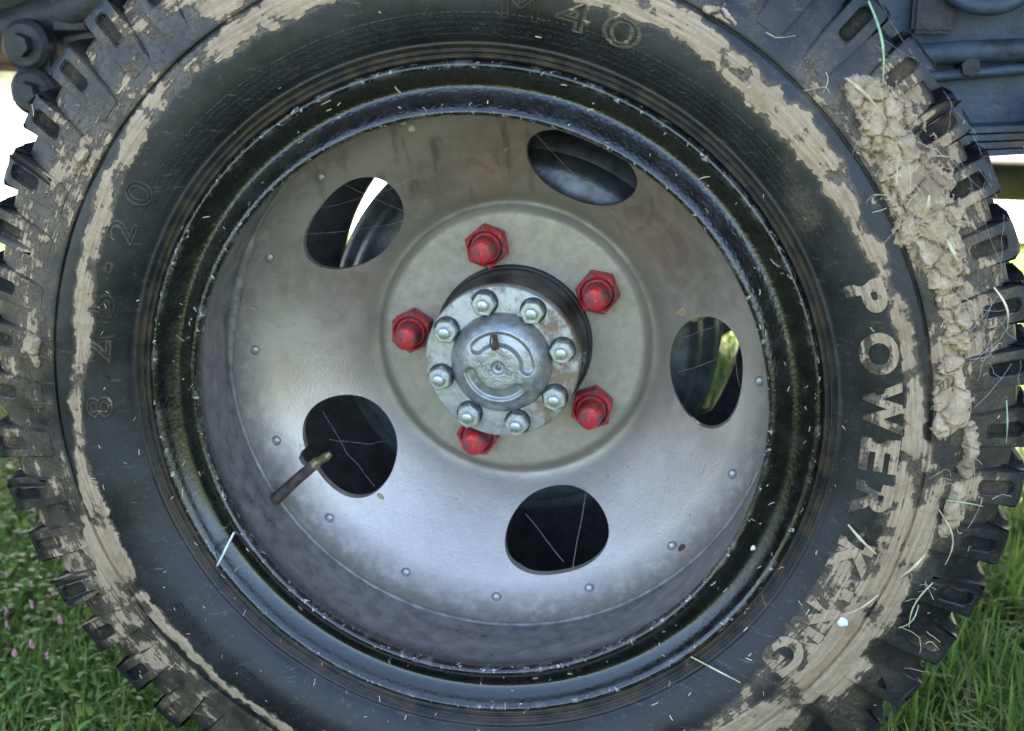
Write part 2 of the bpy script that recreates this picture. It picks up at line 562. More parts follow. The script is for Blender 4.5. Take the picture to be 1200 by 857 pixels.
SH = np.array([(-180, .36), (-160, .42), (-150, .50), (-135, .42), (-120, .40), (-90, .36), (-60, .34), (-45, .33), (-30, .20), (-15, .16), (-8, .30), (0, .36), (10, .44), (18, .46), (24, .58),
               (36, .58), (43, .46), (50, .24), (60, .22), (80, .30), (100, .42), (115, .46), (140, .42), (155, .46), (170, .46), (180, .36)])


def mud_amount(th, r):
    th = (np.asarray(th) + 180) % 360 - 180
    c, s = np.cos(np.radians(th)), np.sin(np.radians(th))
    wob = fbm(c * 22, s * 22, 3.1) * 0.005 + fbm(c * 60, s * 60, 6.1) * 0.003
    ri = np.interp(th, KN[:, 0], KN[:, 1]) + wob
    ro = np.interp(th, KN[:, 0], KN[:, 2]) + fbm(c * 16, s * 16, 8.7) * 0.008 + fbm(c * 50, s * 50, 4.7) * 0.004
    band = sstep(ri - 0.004, ri + 0.004, r) * (1 - sstep(ro - 0.004, ro + 0.005, r))
    brk = fbm(c * r * 26, s * r * 26, 12.3) + .5 * fbm(c * r * 70, s * r * 70, 2.9)
    m = band * np.clip(0.74 + 0.55 * brk - .30 * sstep(-8, -14, th) * sstep(-60, -45, th) * sstep(.352, .345, r), .1, 1)
    sh = np.interp(th, SH[:, 0], SH[:, 1])
    shoulder = sstep(.362, .374, r) * (1 - sstep(.432, .446, r)) * (sh + 0.22 * fbm(c * r * 34, s * r * 34, 1.35))
    m = np.maximum(m, shoulder)
    for pt, pr, dt, dr, am in ((120, .386, 4.5, .020, .80), (112, .364, 5, .018, .85), (150, .40, 3.5, .012, .62), (172, .395, 4, .018, .66), (-157, .374, 5, .018, .88), (-6, .405, 4, .014, .62),
                               (60, .395, 4, .012, .42), (90, .386, 5, .020, .66), (76, .40, 3, .020, .55), (-35, .39, 5, .010, .74), (-45, .395, 5, .012, .58), (14, .404, 5, .016, .64), (137, .392, 3, .012, .55), (-140, .395, 4, .02, .6)):
        dd = np.hypot(((th - pt + 180) % 360 - 180) / dt, (r - pr) / dr)
        m = np.maximum(m, am * (1 - sstep(.45, 1.35, dd + .45 * fbm(c * r * 45, s * r * 45, pt))))
    # brushed smear inside the band on the right flank
    sm = np.exp(-((th - 36) / 5) ** 2 - ((r - .318) / .012) ** 2) * 0.40
    m = np.maximum(m, sm)
    return np.clip(m, 0.05, 1)


SIDE = catmull([(.272, .030), (.279, .014), (.2850, .006), (.2875, .0005), (.2895, -.0012), (.2912, .0002), (.2935, -.0030), (.2956, -.0018), (.2985, -.0058), (.3015, -.0062),
                (.306, -.0105), (.315, -.0160), (.326, -.0205), (.337, -.0222), (.348, -.0222), (.358, -.0200), (.3655, -.0172)], 6)
SIDE = np.vstack([SIDE, [(.3672, -.0162), (.3678, -.0140), (.3690, -.0136), (.3698, -.0158)],
                  catmull([(.3715, -.0162), (.380, -.0138), (.3875, -.0112), (.3925, -.0092), (.402, -.0056), (.412, -.0020), (.4230, .0042), (.4320, .0100), (.4385, .0165), (.4405, .030), (.4410, .045)], 5)])
CROWN = np.array([(.4432, .070), (.4440, .0745), (.4515, .076), (.4525, .090), (.4528, .105), (.4520, .130), (.4500, .160), (.446, .188), (.437, .205), (.42, .214), (.39, .226), (.355, .234),
                  (.325, .232), (.30, .218), (.285, .208), (.274, .190)])
BODY = np.vstack([SIDE, CROWN])


def ysurf(r):
    """depth of the sidewall at radius r (no block)."""
    o = np.argsort(SIDE[:, 0])
    return np.interp(r, SIDE[o, 0], SIDE[o, 1])


BT = np.array([(.3845, -.0128), (.392, -.0118), (.402, -.0090), (.412, -.0066), (.4435, .0025), (.4490, .0062), (.4520, .0130), (.4532, .030), (.4530, .071)])


def yblock(r):
    r = np.asarray(r)
    return np.where(r < .386, ysurf(r), np.interp(r, BT[:, 0], BT[:, 1]))


def build_tyre():
    n = 1080
    V, F = lathe_vf(BODY, n)
    r = np.hypot(V[:, 0], V[:, 2])
    th = np.degrees(np.arctan2(V[:, 2], V[:, 0]))
    front = V[:, 1] < .04
    m = np.where(front, mud_amount(th, r), 0.25)
    # wear dents and a slight lumpiness on the flank, plus real mud thickness
    V[:, 1] += np.where(front, fbm(V[:, 0] * 14, V[:, 2] * 14, 2.0) * 0.0012 - 0.0014 * sstep(.55, .95, m), 0)
    o = part('tyre', pymesh('tyre', V, F.tolist(), M['rubber'], True, 50, dict(mud=m)))
    return o


tyre = build_tyre()


def build_blocks():
    N = 54
    for k in range(N):
        rr = random.Random(100 + k)
        bm = bmesh.new()
        thc = 136.0 - 1.95 + k * 360 / N + rr.uniform(-.12, .12)
        hw = [1.55, 1.72, 1.85, 1.9, 1.98, 1.98, 1.96, 1.94, 1.94]
        hw = [R(h + rr.uniform(-.05, .05)) for h in hw]
        pw = R(0.86 + rr.uniform(-.08, .08))
        wear = rr.uniform(-.0008, .0008)
        cols = (-1, -pw, pw, 1)
        top, bot = [], []
        for j, (r, y) in enumerate(BT):
            row = []
            for q, c in enumerate(cols):
                a = c * hw[j] if abs(c) == 1 else c
                jr = r + (rr.uniform(-.0009, .0009) if 3 < j < 7 else 0)
                row.append(bm.verts.new(pol(math.degrees(a) + thc, jr + (wear if j > 3 else 0), y + rr.uniform(-.0004, .0004))))
            top.append(row)
            nd = Vector((-.45, .89)) if j < 5 else Vector((-1, 0.1))
            dep = .005 if j == 0 else (.007 if j == 1 else .012 if j < 4 else .018 if j < 6 else .020)
            rb, yb = r + nd[0] * dep, y + nd[1] * dep
            bot.append([bm.verts.new(pol(math.degrees(s * hw[j] * 1.12) + thc, rb, yb)) for s in (-1, 1)])
        pock = (3, 4)
        # extra row inside the pocket span: pocket from r .4135 to .4405
        pk_in, pk_out, pk_f = [], [], []
        hard = []
        for j in range(len(BT) - 1):
            for q in range(3):
                if j == 3 and q == 1:
                    continue
                bm.faces.new((top[j][q], top[j][q + 1], top[j + 1][q + 1], top[j + 1][q]))
            bm.faces.new((top[j][0], top[j + 1][0], bot[j + 1][0], bot[j][0]))
            bm.faces.new((top[j][3], bot[j][1], bot[j + 1][1], top[j + 1][3]))
        bm.faces.new((top[0][0], bot[0][0], bot[0][1], top[0][3], top[0][2], top[0][1]))
        bm.faces.new((top[-1][3], bot[-1][1], bot[-1][0], top[-1][0], top[-1][1], top[-1][2]))
        # pocket: loop of rounded rectangle inside the cell, walls and floor
        a0, a1 = BT[3], BT[4]
        def cell(u, v, dep):
            r = a0[0] + (a1[0] - a0[0]) * v
            y = a0[1] + (a1[1] - a0[1]) * v + dep
            return bm.verts.new(pol(math.degrees(u * pw) + thc, r, y))
        uv = [(-.95, .18), (-.7, .04), (.7, .04), (.95, .18), (.95, .84), (.55, .97), (-.55, .97), (-.95, .84)]
        pd = 0.0050 + rr.uniform(-.001, .001)
        lip = [cell(u, v, 0.0) for u, v in uv]
        flo = [cell(u * .86, .5 + (v - .5) * .9, pd) for u, v in uv]
        crn = [top[3][1], top[3][2], top[4][2], top[4][1]]     # corners (-,lo) (+,lo) (+,hi) (-,hi)
        bm.faces.new((crn[0], crn[1], lip[2], lip[1]))
        bm.faces.new((crn[1], lip[3], lip[2]))
        bm.faces.new((crn[1], crn[2], lip[4], lip[3]))
        bm.faces.new((crn[2], lip[5], lip[4]))
        bm.faces.new((crn[2], crn[3], lip[6], lip[5]))
        bm.faces.new((crn[3], lip[7], lip[6]))
        bm.faces.new((crn[3], crn[0], lip[0], lip[7]))
        bm.faces.new((crn[0], lip[1], lip[0]))
        for i in range(8):
            bm.faces.new((lip[i], lip[(i + 1) % 8], flo[(i + 1) % 8], flo[i]))
        bm.faces.new(flo)
        bmesh.ops.recalc_face_normals(bm, faces=bm.faces[:])
        bad = set(v for q in bot for v in q) | set(top[0]) | set(top[-1])
        es = [e for e in bm.edges if len(e.link_faces) == 2 and e.calc_face_angle(0) > R(38) and not (e.verts[0] in bad or e.verts[1] in bad)]
        bmesh.ops.bevel(bm, geom=es, offset=0.0010, segments=2, affect='EDGES')
        bmesh.ops.triangulate(bm, faces=[f for f in bm.faces if len(f.verts) > 4])
        bmesh.ops.subdivide_edges(bm, edges=[e for e in bm.edges if e.calc_length() > .012], cuts=2, use_grid_fill=True)
        me = bpy.data.meshes.new('tread_block')
        bmesh.ops.recalc_face_normals(bm, faces=bm.faces[:])
        bm.to_mesh(me)
        bm.free()
        co = np.empty(len(me.vertices) * 3)
        me.vertices.foreach_get('co', co)
        co = co.reshape(-1, 3)
        r = np.hypot(co[:, 0], co[:, 2])
        th = np.degrees(np.arctan2(co[:, 2], co[:, 0]))
        m = mud_amount(th, r)
        # mud settles in pockets and along block roots
        dth = np.abs((th - thc + 180) % 360 - 180)
        inp = (co[:, 1] > yblock(r) + .0020) & (dth < math.degrees(pw) * 1.05) & (r < .443)
        m = np.where(co[:, 1] > yblock(r) + .0012, 0.16, m)
        m = np.where(inp, rr.uniform(.18, .42), m)
        at = me.attributes.new('mud', 'FLOAT', 'POINT')
        at.data.foreach_set('value', m.astype(np.float32))
        at = me.attributes.new('dull', 'FLOAT', 'POINT')
        at.data.foreach_set('value', np.clip((co[:, 1] - yblock(r)) / .004 + (r > .4515), 0, 1).astype(np.float32))
        finish(me, M['rubber'], True, 32)
        link('tread_block', me, tyre)


build_blocks()


# ------------------------------------------------------------------ raised lettering
def glyph(ch, outline=False, bold=0.0):
    cu = bpy.data.curves.new('raised_letter', 'FONT')
    cu.body = ch
    cu.size = 1
    cu.resolution_u = 5
    if outline:
        cu.fill_mode = 'NONE'
        cu.bevel_depth = 0.032
        cu.bevel_resolution = 1
    else:
        cu.extrude = 0.5
        cu.offset = bold
    o = bpy.data.objects.new('glyph', cu)
    C.objects.link(o)
    dg = bpy.context.evaluated_depsgraph_get()
    me = bpy.data.meshes.new_from_object(o.evaluated_get(dg))
    bpy.data.objects.remove(o)
    co = np.empty(len(me.vertices) * 3)
    me.vertices.foreach_get('co', co)
    co = co.reshape(-1, 3)
    lo, hi = co.min(0), co.max(0)
    co[:, :2] -= (lo[:2] + hi[:2]) / 2
    return me, co, hi - lo


def letter(ch, thc, rmid, wd, ht, outline=False, bold=0.03, mudmin=0.0, rise=0.0018):
    me, co, dim = glyph(ch, outline, bold)
    sx, sy = wd / dim[0], ht / dim[1]
    x = co[:, 0] * sx
    r = rmid + co[:, 1] * sy
    th = np.radians(thc) - x / rmid
    if outline:
        y = ysurf(r) - co[:, 2] * 0.032 - 0.0002
    else:
        y = ysurf(r) + np.where(co[:, 2] > 0, -rise, .002)
    V = np.stack([np.cos(th) * r, y, np.sin(th) * r], -1)
    me.vertices.foreach_set('co', V.ravel())
    m = np.maximum(np.minimum(mud_amount(np.degrees(th), r) + (.3 if mudmin > .7 else 0), 1), mudmin if outline or mudmin == 0 else mudmin - .38 + .30 * np.clip((r - .318) / .02, 0, 1))
    at = me.attributes.new('mud', 'FLOAT', 'POINT')
    at.data.foreach_set('value', m.astype(np.float32))
    me.materials.clear()
    me.update()
    finish(me, M['rubber'], True, 30)
    o = link('raised_letter', me, tyre)
    return o


for ch, th, wd in (('P', 19.9, .026), ('O', 12.0, .034), ('W', 4.2, .041), ('E', -2.6, .028), ('R', -9.3, .031), ('K', -18.4, .032), ('I', -23.6, .009), ('N', -29.0, .033), ('G', -36.2, .034)):
    letter(ch, th, .331 if th > -5 else .332, wd, .0295, False, .045, 0.80)
for ch, th, wd in (('8', 181.6, .020), ('.', 177.0, .004), ('2', 172.7, .021), ('5', 165.4, .022), ('-', 159.4, .009), ('2', 153.4, .021), ('0', 147.0, .022)):
    if ch == '.':
        letter(ch, th, .3195, .004, .004)
    elif ch == '-':
        letter(ch, th, .3275, .010, .0075, True, mudmin=.36)
    else:
        letter(ch, th, .3275, wd, .0225, True, mudmin=.36)
for ch, th, wd in (('M', 82.6, .031), ('4', 75.6, .028), ('0', 68.9, .031)):
    letter(ch, th, .3305, wd, .0225, True, mudmin=.42)
for i, ch in enumerate("LOAD RANGE"):
    if ch != ' ':
        letter(ch, -128.2 - 1.75 * i, .334, .0075, .0105, False, .0, rise=.0009)

# ------------------------------------------------------------------ rim
RIM = [(.2745, .022), (.2800, .013), (.2840, .0070), (.2864, .0015), (.2858, -.0030), (.2832, -.0054), (.2802, -.0036), (.2758, .0028), (.2705, .0074), (.2660, .0092), (.2612, .0070), (.2562, .0022), (.2518, -.0026),
       (.2482, -.0054), (.2454, -.0050), (.2438, -.0018), (.2442, .0040), (.2468, .0120), (.2508, .0220), (.2542, .035), (.2562, .052), (.2575, .078), (.2575, .130), (.2570, .160), (.2560, .180), (.2600, .192), (.270, .198), (.277, .200), (.279, .203), (.276, .206), (.266, .203), (.257, .197)]
rim = part('rim', lathe('rim', catmull(RIM, 4), 256, M['rim'], sharp=60))
# lumpy brush-painted band
# ------------------------------------------------------------------ disc with five hand holes
DP = catmull([(.0785, .2135), (.095, .2130), (.115, .2126), (.126, .2128), (.1295, .2132), (.1325, .2149), (.1353, .2180), (.1385, .2199), (.1428, .2200), (.1490, .2172), (.1580, .2105), (.1700, .2000), (.1850, .1862), (.2000, .1722), (.2120, .1608), (.2220, .1512), (.2310, .1424), (.2390, .1340), (.2460, .1266), (.2515, .1198), (.2550, .1128), (.2569, .1060)], 4)


def build_disc():
    T = 0.0065
    tg = np.gradient(DP, axis=0)
    nrm = np.stack([-tg[:, 1], tg[:, 0]], -1)
    nrm /= np.linalg.norm(nrm, axis=1)[:, None]
    nrm *= np.sign(nrm[:, 1])[:, None]
    back = DP + nrm * T
    back[:, 0] = np.minimum(back[:, 0], .2574)
    back[:, 0] = np.maximum(back[:, 0], .0785)
    prof = np.vstack([DP, back[::-1]])
    V, F = lathe_vf(prof, 200, True)
    me = pymesh('wheel_disc', V, F.tolist(), M['disc'], True)
    bm = bmesh.new()
    bm.from_mesh(me)
    bmesh.ops.recalc_face_normals(bm, faces=bm.faces[:])
    bm.to_mesh(me)
    bm.free()
    o = part('wheel_disc', me)
    bm = bmesh.new()

    def prism(pts, y0, y1):
        a = [bm.verts.new((p[0], y0, p[1])) for p in pts]
        b = [bm.verts.new((p[0], y1, p[1])) for p in pts]
        for i in range(len(pts)):
            j = (i + 1) % len(pts)
            bm.faces.new((a[i], a[j], b[j], b[i]))
        bm.faces.new(a[::-1])
        bm.faces.new(b)
    for k in range(5):
        thc = R(141.0 - 72 * k)
        er, et = np.array((math.cos(thc), math.sin(thc))), np.array((-math.sin(thc), math.cos(thc)))
        pts = []
        notch = (k == 1 + 0) and False
        for q in range(56):
            f = 2 * PI * q / 56
            b = math.sin(f)
            a_ = math.copysign(abs(math.cos(f)) ** 0.88, math.cos(f)) * (1 + .10 * b)
            b = b if b < 0 else b * (0.93 + 0.05 * abs(math.sin(f)))
            pts.append(er * (.1915 + .0350 * b) + et * (.0540 * a_))
        prism(pts, .08, .30)
    bmesh.ops.recalc_face_normals(bm, faces=bm.faces[:])
    cm = bpy.data.meshes.new('cut')
    bm.to_mesh(cm)
    bm.free()
    co = bpy.data.objects.new('cut', cm)
    C.objects.link(co)
    co.location = (0, 0, 0)
    o.parent = None
    o.location = (0, 0, 0)
    md = o.modifiers.new('b', 'BOOLEAN')
    md.object = co
    md.operation = 'DIFFERENCE'
    md.solver = 'EXACT'
    dg = bpy.context.evaluated_depsgraph_get()
    new = bpy.data.meshes.new_from_object(o.evaluated_get(dg))
    o.modifiers.clear()
    # second cut: the valve notch in the lower left hole
    o.data = new
    cm.clear_geometry()
    bm = bmesh.new()
    thc = R(-151.0)
    er, et = np.array((math.cos(thc), math.sin(thc))), np.array((-math.sin(thc), math.cos(thc)))
    prism([er * a_ + et * b for a_, b in ((.200, -.010), (.228, -.0085), (.2325, -.004), (.2325, .004), (.228, .0085), (.200, .010))], .08, .30)
    bmesh.ops.recalc_face_normals(bm, faces=bm.faces[:])
    bm.to_mesh(cm)
    bm.free()
    md = o.modifiers.new('b', 'BOOLEAN')
    md.object = co
    md.operation = 'DIFFERENCE'
    md.solver = 'EXACT'
    bpy.context.view_layer.update()
    dg = bpy.context.evaluated_depsgraph_get()
    new = bpy.data.meshes.new_from_object(o.evaluated_get(dg))
    o.modifiers.clear()
    bpy.data.objects.remove(co)
    new.materials.clear()
    finish(new, M['disc'], True, 38)
    o.data = new
    o.parent = wheel
    o.location = UP
    return o


disc = build_disc()


def build_weld():
    n = 360
    th = np.arange(n) / n * 2 * PI
    thd = np.degrees(th)
    fat = 1 + 1.6 * np.exp(-((thd - 166) / 13) ** 2)
    rad = 0.0024 * (1 + .35 * fbm(np.cos(th) * 40, np.sin(th) * 40, 0)) * fat
    V = []
    for k in range(8):
        a = 2 * PI * k / 8
        rr = .2566 + np.cos(a) * rad - .0012 * (fat - 1)
        V.append(np.stack([np.cos(th) * rr, .1050 + np.sin(a) * rad * .9, np.sin(th) * rr], -1))
    V = np.stack(V, 1).reshape(-1, 3)
    F = [(i * 8 + k, i * 8 + (k + 1) % 8, ((i + 1) % n) * 8 + (k + 1) % 8, ((i + 1) % n) * 8 + k) for i in range(n) for k in range(8)]
    link('weld_bead', pymesh('weld_bead', V, F, M['barrelmud']), disc)


build_weld()

# rivets round the disc edge
bm = bmesh.new()
bmesh.ops.create_uvsphere(bm, u_segments=14, v_segments=8, radius=1)
bmesh.ops.scale(bm, vec=(.0050, .0034, .0050), verts=bm.verts[:])
rm_ = bmmesh('rivet', bm, M['cap'])
for k in range(16):
    th = -91.0 + 22.5 * k
    o = link('rivet', rm_, disc)
    o.location = pol(th, .2410, .1312)


# ------------------------------------------------------------------ nuts
def hexprism(bm, Rr, y0, y1, ch):
    rings = []
    for rad, y in ((Rr, y0), (Rr, y1 + ch * .55), (Rr * .90, y1)):
        rings.append([bm.verts.new((math.cos(PI / 3 * k) * rad, y, math.sin(PI / 3 * k) * rad)) for k in range(6)])
    for a, b in zip(rings, rings[1:]):
        for k in range(6):
            bm.faces.new((a[k], a[(k + 1) % 6], b[(k + 1) % 6], b[k]))
    bm.faces.new(rings[0])
    bm.faces.new(rings[-1])
    es = [e for e in bm.edges if e.calc_face_angle(0) > R(30)]
    bmesh.ops.bevel(bm, geom=es, offset=Rr * .04, segments=2, affect='EDGES')


def round_mesh(name, prof, mat, seg=28):
    V, F = lathe_vf(prof, seg)
    return pymesh(name, V, F.tolist(), mat, True, 38)


bm = bmesh.new()
hexprism(bm, .0217, .0, -.019, .003)
lug_me = bmmesh('lug_nut', bm, M['red'], True, 25)
lug_ring = round_mesh('collar', [(.0001, -.0205), (.0115, -.0205), (.0118, -.0192), (.0128, -.0182), (.0142, -.0182), (.0150, -.0195), (.0158, -.0214), (.0168, -.0208), (.0172, -.0185)], M['seam'])
stud_me = round_mesh('stud', [(.0126, -.017), (.0124, -.0385), (.0120, -.0405), (.0100, -.0432), (.0084, -.0438), (.004, -.0444), (.0001, -.0446)], M['red'])
for k, th in enumerate((104.0, 33.9, -37.2, -109.8, 174.0)):
    n = part('lug_nut', lug_me, wheel, pol(th, .1018, .2124) + Vector(UP))
    n.rotation_euler = (0, R(random.uniform(0, 60)), 0)
    link('collar', lug_ring, n)
    link('stud', stud_me, n)

# ------------------------------------------------------------------ hub, axle flange, cap
part('hub', lathe('hub', catmull([(.0772, .232), (.0772, .2190), (.0768, .2100), (.0755, .2040), (.0735, .2010), (.0720, .1980), (.0705, .185), (.0690, .170), (.0680, .1555), (.0690, .1530)], 4), 120, M['hub']))
part('bore_ring', lathe('bore_ring', [(.0790, .222), (.0796, .2105), (.0786, .2075), (.0768, .2070), (.0758, .2090)], 120, M['dark']))  # dark ring covering the gap between hub and disc bore
fl = part('axle_flange', lathe('axle_flange', [(.040, .1405), (.072, .1405), (.0733, .1410), (.0740, .1422), (.0740, .1530), (.0730, .1545), (.060, .1550)], 140, M['flange']))
bm = bmesh.new()
hexprism(bm, .0118, .0, -.0105, .0022)
hn_me = bmmesh('hub_nut', bm, M['zinc'], True, 25)
hs_me = round_mesh('stud', [(.0056, -.008), (.0056, -.0155), (.0050, -.0170), (.0040, -.0173), (.0001, -.0175)], M['zinc'], 18)
hw_me = round_mesh('washer', [(.0045, -.0001), (.0120, -.0001), (.0126, -.0008), (.0126, .0014), (.0120, .0022)], M['darkzinc'], 20)
for k in range(8):
    th = 104.8 - 45.0 * k + (random.uniform(-1, 1) * .7)
    n = link('hub_nut', hn_me, fl, pol(th, .0603, .1382))
    n.rotation_euler = (0, R(random.uniform(0, 60)), 0)
    # washer and stud stay inside the third level: siblings of the nut under the flange
    link('washer', hw_me, fl, pol(th, .0603, .1384))
    s = link('stud', hs_me, fl, pol(th, .0603, .1382))


def build_cap():
    nt_, rs = 260, np.concatenate([[0.0004], np.linspace(.0015, .046, 76), [.0468, .0476, .0482, .0486, .0488, .0488]])
    prof_r = np.array([0, .0175, .024, .030, .036, .041, .0445, .0468, .0480, .0486])
    prof_y = np.array([.1188, .1189, .1196, .1212, .1238, .1273, .1310, .1345, .1372, .1395])
    y0 = np.interp(rs, prof_r, prof_y)
    ys_ = np.convolve(np.pad(y0, 3, mode='edge'), np.ones(7) / 7, 'valid')
    y0[:-8] = ys_[:-8]
    y0[-2:] = (.1402, .1412)
    th = np.arange(nt_) / nt_ * 2 * PI
    TH, RR = np.meshgrid(th, rs, indexing='ij')
    Y = np.repeat(y0[None], nt_, 0)
    thd = np.degrees(TH)

    def arc(a0, a1, ra, wv, dep):
        mid, half = (a0 + a1) / 2, (a1 - a0) / 2
        da = (thd - mid + 180) % 360 - 180
        ex = np.clip(np.abs(da) - half, 0, None) * PI / 180 * ra
        dd = np.hypot(ex, RR - ra)
        return dep * (1 - sstep(wv * .45, wv, dd))
    Y = Y + arc(0, 138, .0275, .0074, .0048) + arc(194, 312, .0268, .0068, .0044)
    Y = Y + .0030 * (1 - sstep(.0048, .0072, RR)) + .006 * (1 - sstep(.0014, .0030, RR))
    Y = Y + fbm(RR * np.cos(TH) * 160, RR * np.sin(TH) * 160, 4.0) * .00022
    V = np.stack([np.cos(TH) * RR, Y, np.sin(TH) * RR], -1).reshape(-1, 3)
    k = len(rs)
    i, j = np.meshgrid(np.arange(nt_), np.arange(k - 1), indexing='ij')
    F = np.stack([i * k + j, i * k + j + 1, ((i + 1) % nt_) * k + j + 1, ((i + 1) % nt_) * k + j], -1).reshape(-1, 4).tolist()
    F.append([q * k for q in range(nt_)])
    cap = part('hub_cap', pymesh('hub_cap', V, F, M['cap'], True, 60))
    # cast figures, upside down in the photograph
    for ch, x, z in (('7', .0172, -.0050), ('1', .0132, -.0042), ('8', .0104, -.0032), ('1', .0080, -.0022), ('3', -.0108, .0012), ('5', -.0150, .0034)):
        me, co, dim = glyph(ch, True)
        s = .0060 / dim[1]
        Vv = np.stack([x - co[:, 0] * s, .1188 - co[:, 2] * s * 2.6 - .0003, z - co[:, 1] * s], -1)
        rr = np.hypot(Vv[:, 0], Vv[:, 2])
        Vv[:, 1] += np.interp(rr, rs, y0) - .1188
        me.vertices.foreach_set('co', Vv.ravel())
        me.materials.clear()
        me.update()
        finish(me, M['cap'], True, 40)
        link('cast_figure', me, cap)


build_cap()

# ------------------------------------------------------------------ valve stem
bm = bmesh.new()
tube(bm, [pol(-147.6, .2570, .098), pol(-148.2, .246, .099), pol(-149.3, .225, .102), pol(-150.2, .207, .106)], [.0062, .0058, .0054, .0053], 12)
vs = part('valve_stem', bmmesh('valve_stem', bm, M['valve'], True, 50))
bm = bmesh.new()
tube(bm, [pol(-150.2, .2075, .1058), pol(-150.6, .200, .1075)], .0048, 12)
for q in range(5):
    t = q / 5
    tube(bm, [pol(-150.6, .2000 - .010 * t, .1075 + .002 * t), pol(-150.62, .1988 - .010 * t, .1078 + .002 * t)], [.0045, .0036], 12)
tube(bm, [pol(-150.6, .191, .1093), pol(-150.9, .186, .1105)], [.0038, .0026], 12)
link('valve_thread', bmmesh('valve_thread', bm, M['brass'], True, 40), vs)

# ------------------------------------------------------------------ the truck above and behind the wheel
TL = UP


def tpart(name, me, parent=None):
    if parent is None:
        return link(name, me, truck, TL)
    return link(name, me, parent)


drum = [(.078, .245), (.150, .243), (.172, .244), (.181, .248), (.1865, .2545), (.1880, .2600), (.1962, .2625), (.2010, .2655), (.2035, .2700)]
for k in range(5):
    y = .276 + k * .017
    drum += [(.2045, y), (.2045, y + .006), (.2005, y + .0085), (.2005, y + .0135)]
drum += [(.2085, .362), (.2085, .372), (.10, .373)]
tpart('brake_drum', lathe('brake_drum', drum, 140, M['drum'], sharp=30))
Vb_, Fb_ = lathe_vf([(.2300, .392), (.2300, .376), (.236, .374), (.262, .376), (.39, .380), (.39, .392)], 180, True)
tb_ = np.degrees(np.arctan2(Vb_[:, 2], Vb_[:, 0]))
rb_ = np.hypot(Vb_[:, 0], Vb_[:, 2])
low_ = np.clip(1 - (np.abs(tb_ + 95) - 58) / 6, 0, 1)
f_ = np.where(rb_ < .24, (rb_ - low_ * .026) / rb_, 1)
Vb_[:, 0] *= f_
Vb_[:, 2] *= f_
tpart('backing_plate', pymesh('backing_plate', Vb_, Fb_.tolist(), M['dark'], True, 40))
tpart('axle_tube', lathe('axle_tube', [(.10, .374), (.075, .41), (.058, .44), (.055, .80), (.15, .86), (.185, .95), (.185, 1.05), (.15, 1.14), (.055, 1.2), (.055, 1.62)], 40, M['dark']))
far = tpart('far_tyre', lathe('far_tyre', [(.26, 1.72), (.33, 1.70), (.42, 1.71), (.452, 1.74), (.452, 1.90), (.42, 1.94), (.33, 1.95), (.26, 1.93), (.2, 1.8), (.02, 1.8)], 64, M['dark'], sharp=50))

bm = bmesh.new()     # frame rail, a channel, lower edge kicked up over the axle to the left
rail = [(-3.0, .36), (-.7, .36), (-.35, .30), (.25, .188), (3.0, .188), (3.0, .47), (-3.0, .47)]
a_ = [bm.verts.new((x, .430, z)) for x, z in rail]
b_ = [bm.verts.new((x, .470, z)) for x, z in rail]
bm.faces.new(a_)
bm.faces.new(b_[::-1])
for i in range(len(rail)):
    j = (i + 1) % len(rail)
    bm.faces.new((a_[i], a_[j], b_[j], b_[i]))
bmesh.ops.bevel(bm, geom=bm.edges[:], offset=.006, segments=2, affect='EDGES')
fr = tpart('frame_rail', bmmesh('frame_rail', bm, M['under'], True, 40))
bm = bmesh.new()
tube(bm, [(.28, .412, .262), (.36, .410, .271), (.44, .410, .277), (.60, .410, .284), (1.2, .412, .29)], .0115, 12)
link('air_pipe', bmmesh('air_pipe', bm, M['under'], True, 50), fr)
bm = bmesh.new()
tube(bm, [(.28, .414, .246), (.40, .412, .250), (.52, .412, .262), (.70, .412, .268), (1.2, .414, .27)], .006, 10)
link('brake_line', bmmesh('brake_line', bm, M['under'], True, 50), fr)
bm = bmesh.new()
ctr = Vector((.455, .402, .352))
tube(bm, [ctr + Vector((math.cos(R(a)) * .043, .010 * math.sin(R(a)), math.sin(R(a)) * .030)) for a in range(160, 385, 9)], .009, 12)
link('tie_down_loop', bmmesh('tie_down_loop', bm, M['under'], True, 50), fr)
bm = bmesh.new()
tube(bm, [(.445, .43, .262), (.447, .40, .262)], [.011, .010], 6)
link('frame_bolt', bmmesh('frame_bolt', bm, M['dark'], True, 30), fr)
bm = bmesh.new()
box(bm, (.385, .405, .295), (.43, .43, .46), .004)
link('gusset', bmmesh('gusset', bm, M['dark'], True, 30), fr)
bm = bmesh.new()
box(bm, (.516, .385, .165), (.56, .44, .235), .004)
link('spring_hanger', bmmesh('spring_hanger', bm, M['under'], True, 30), fr)

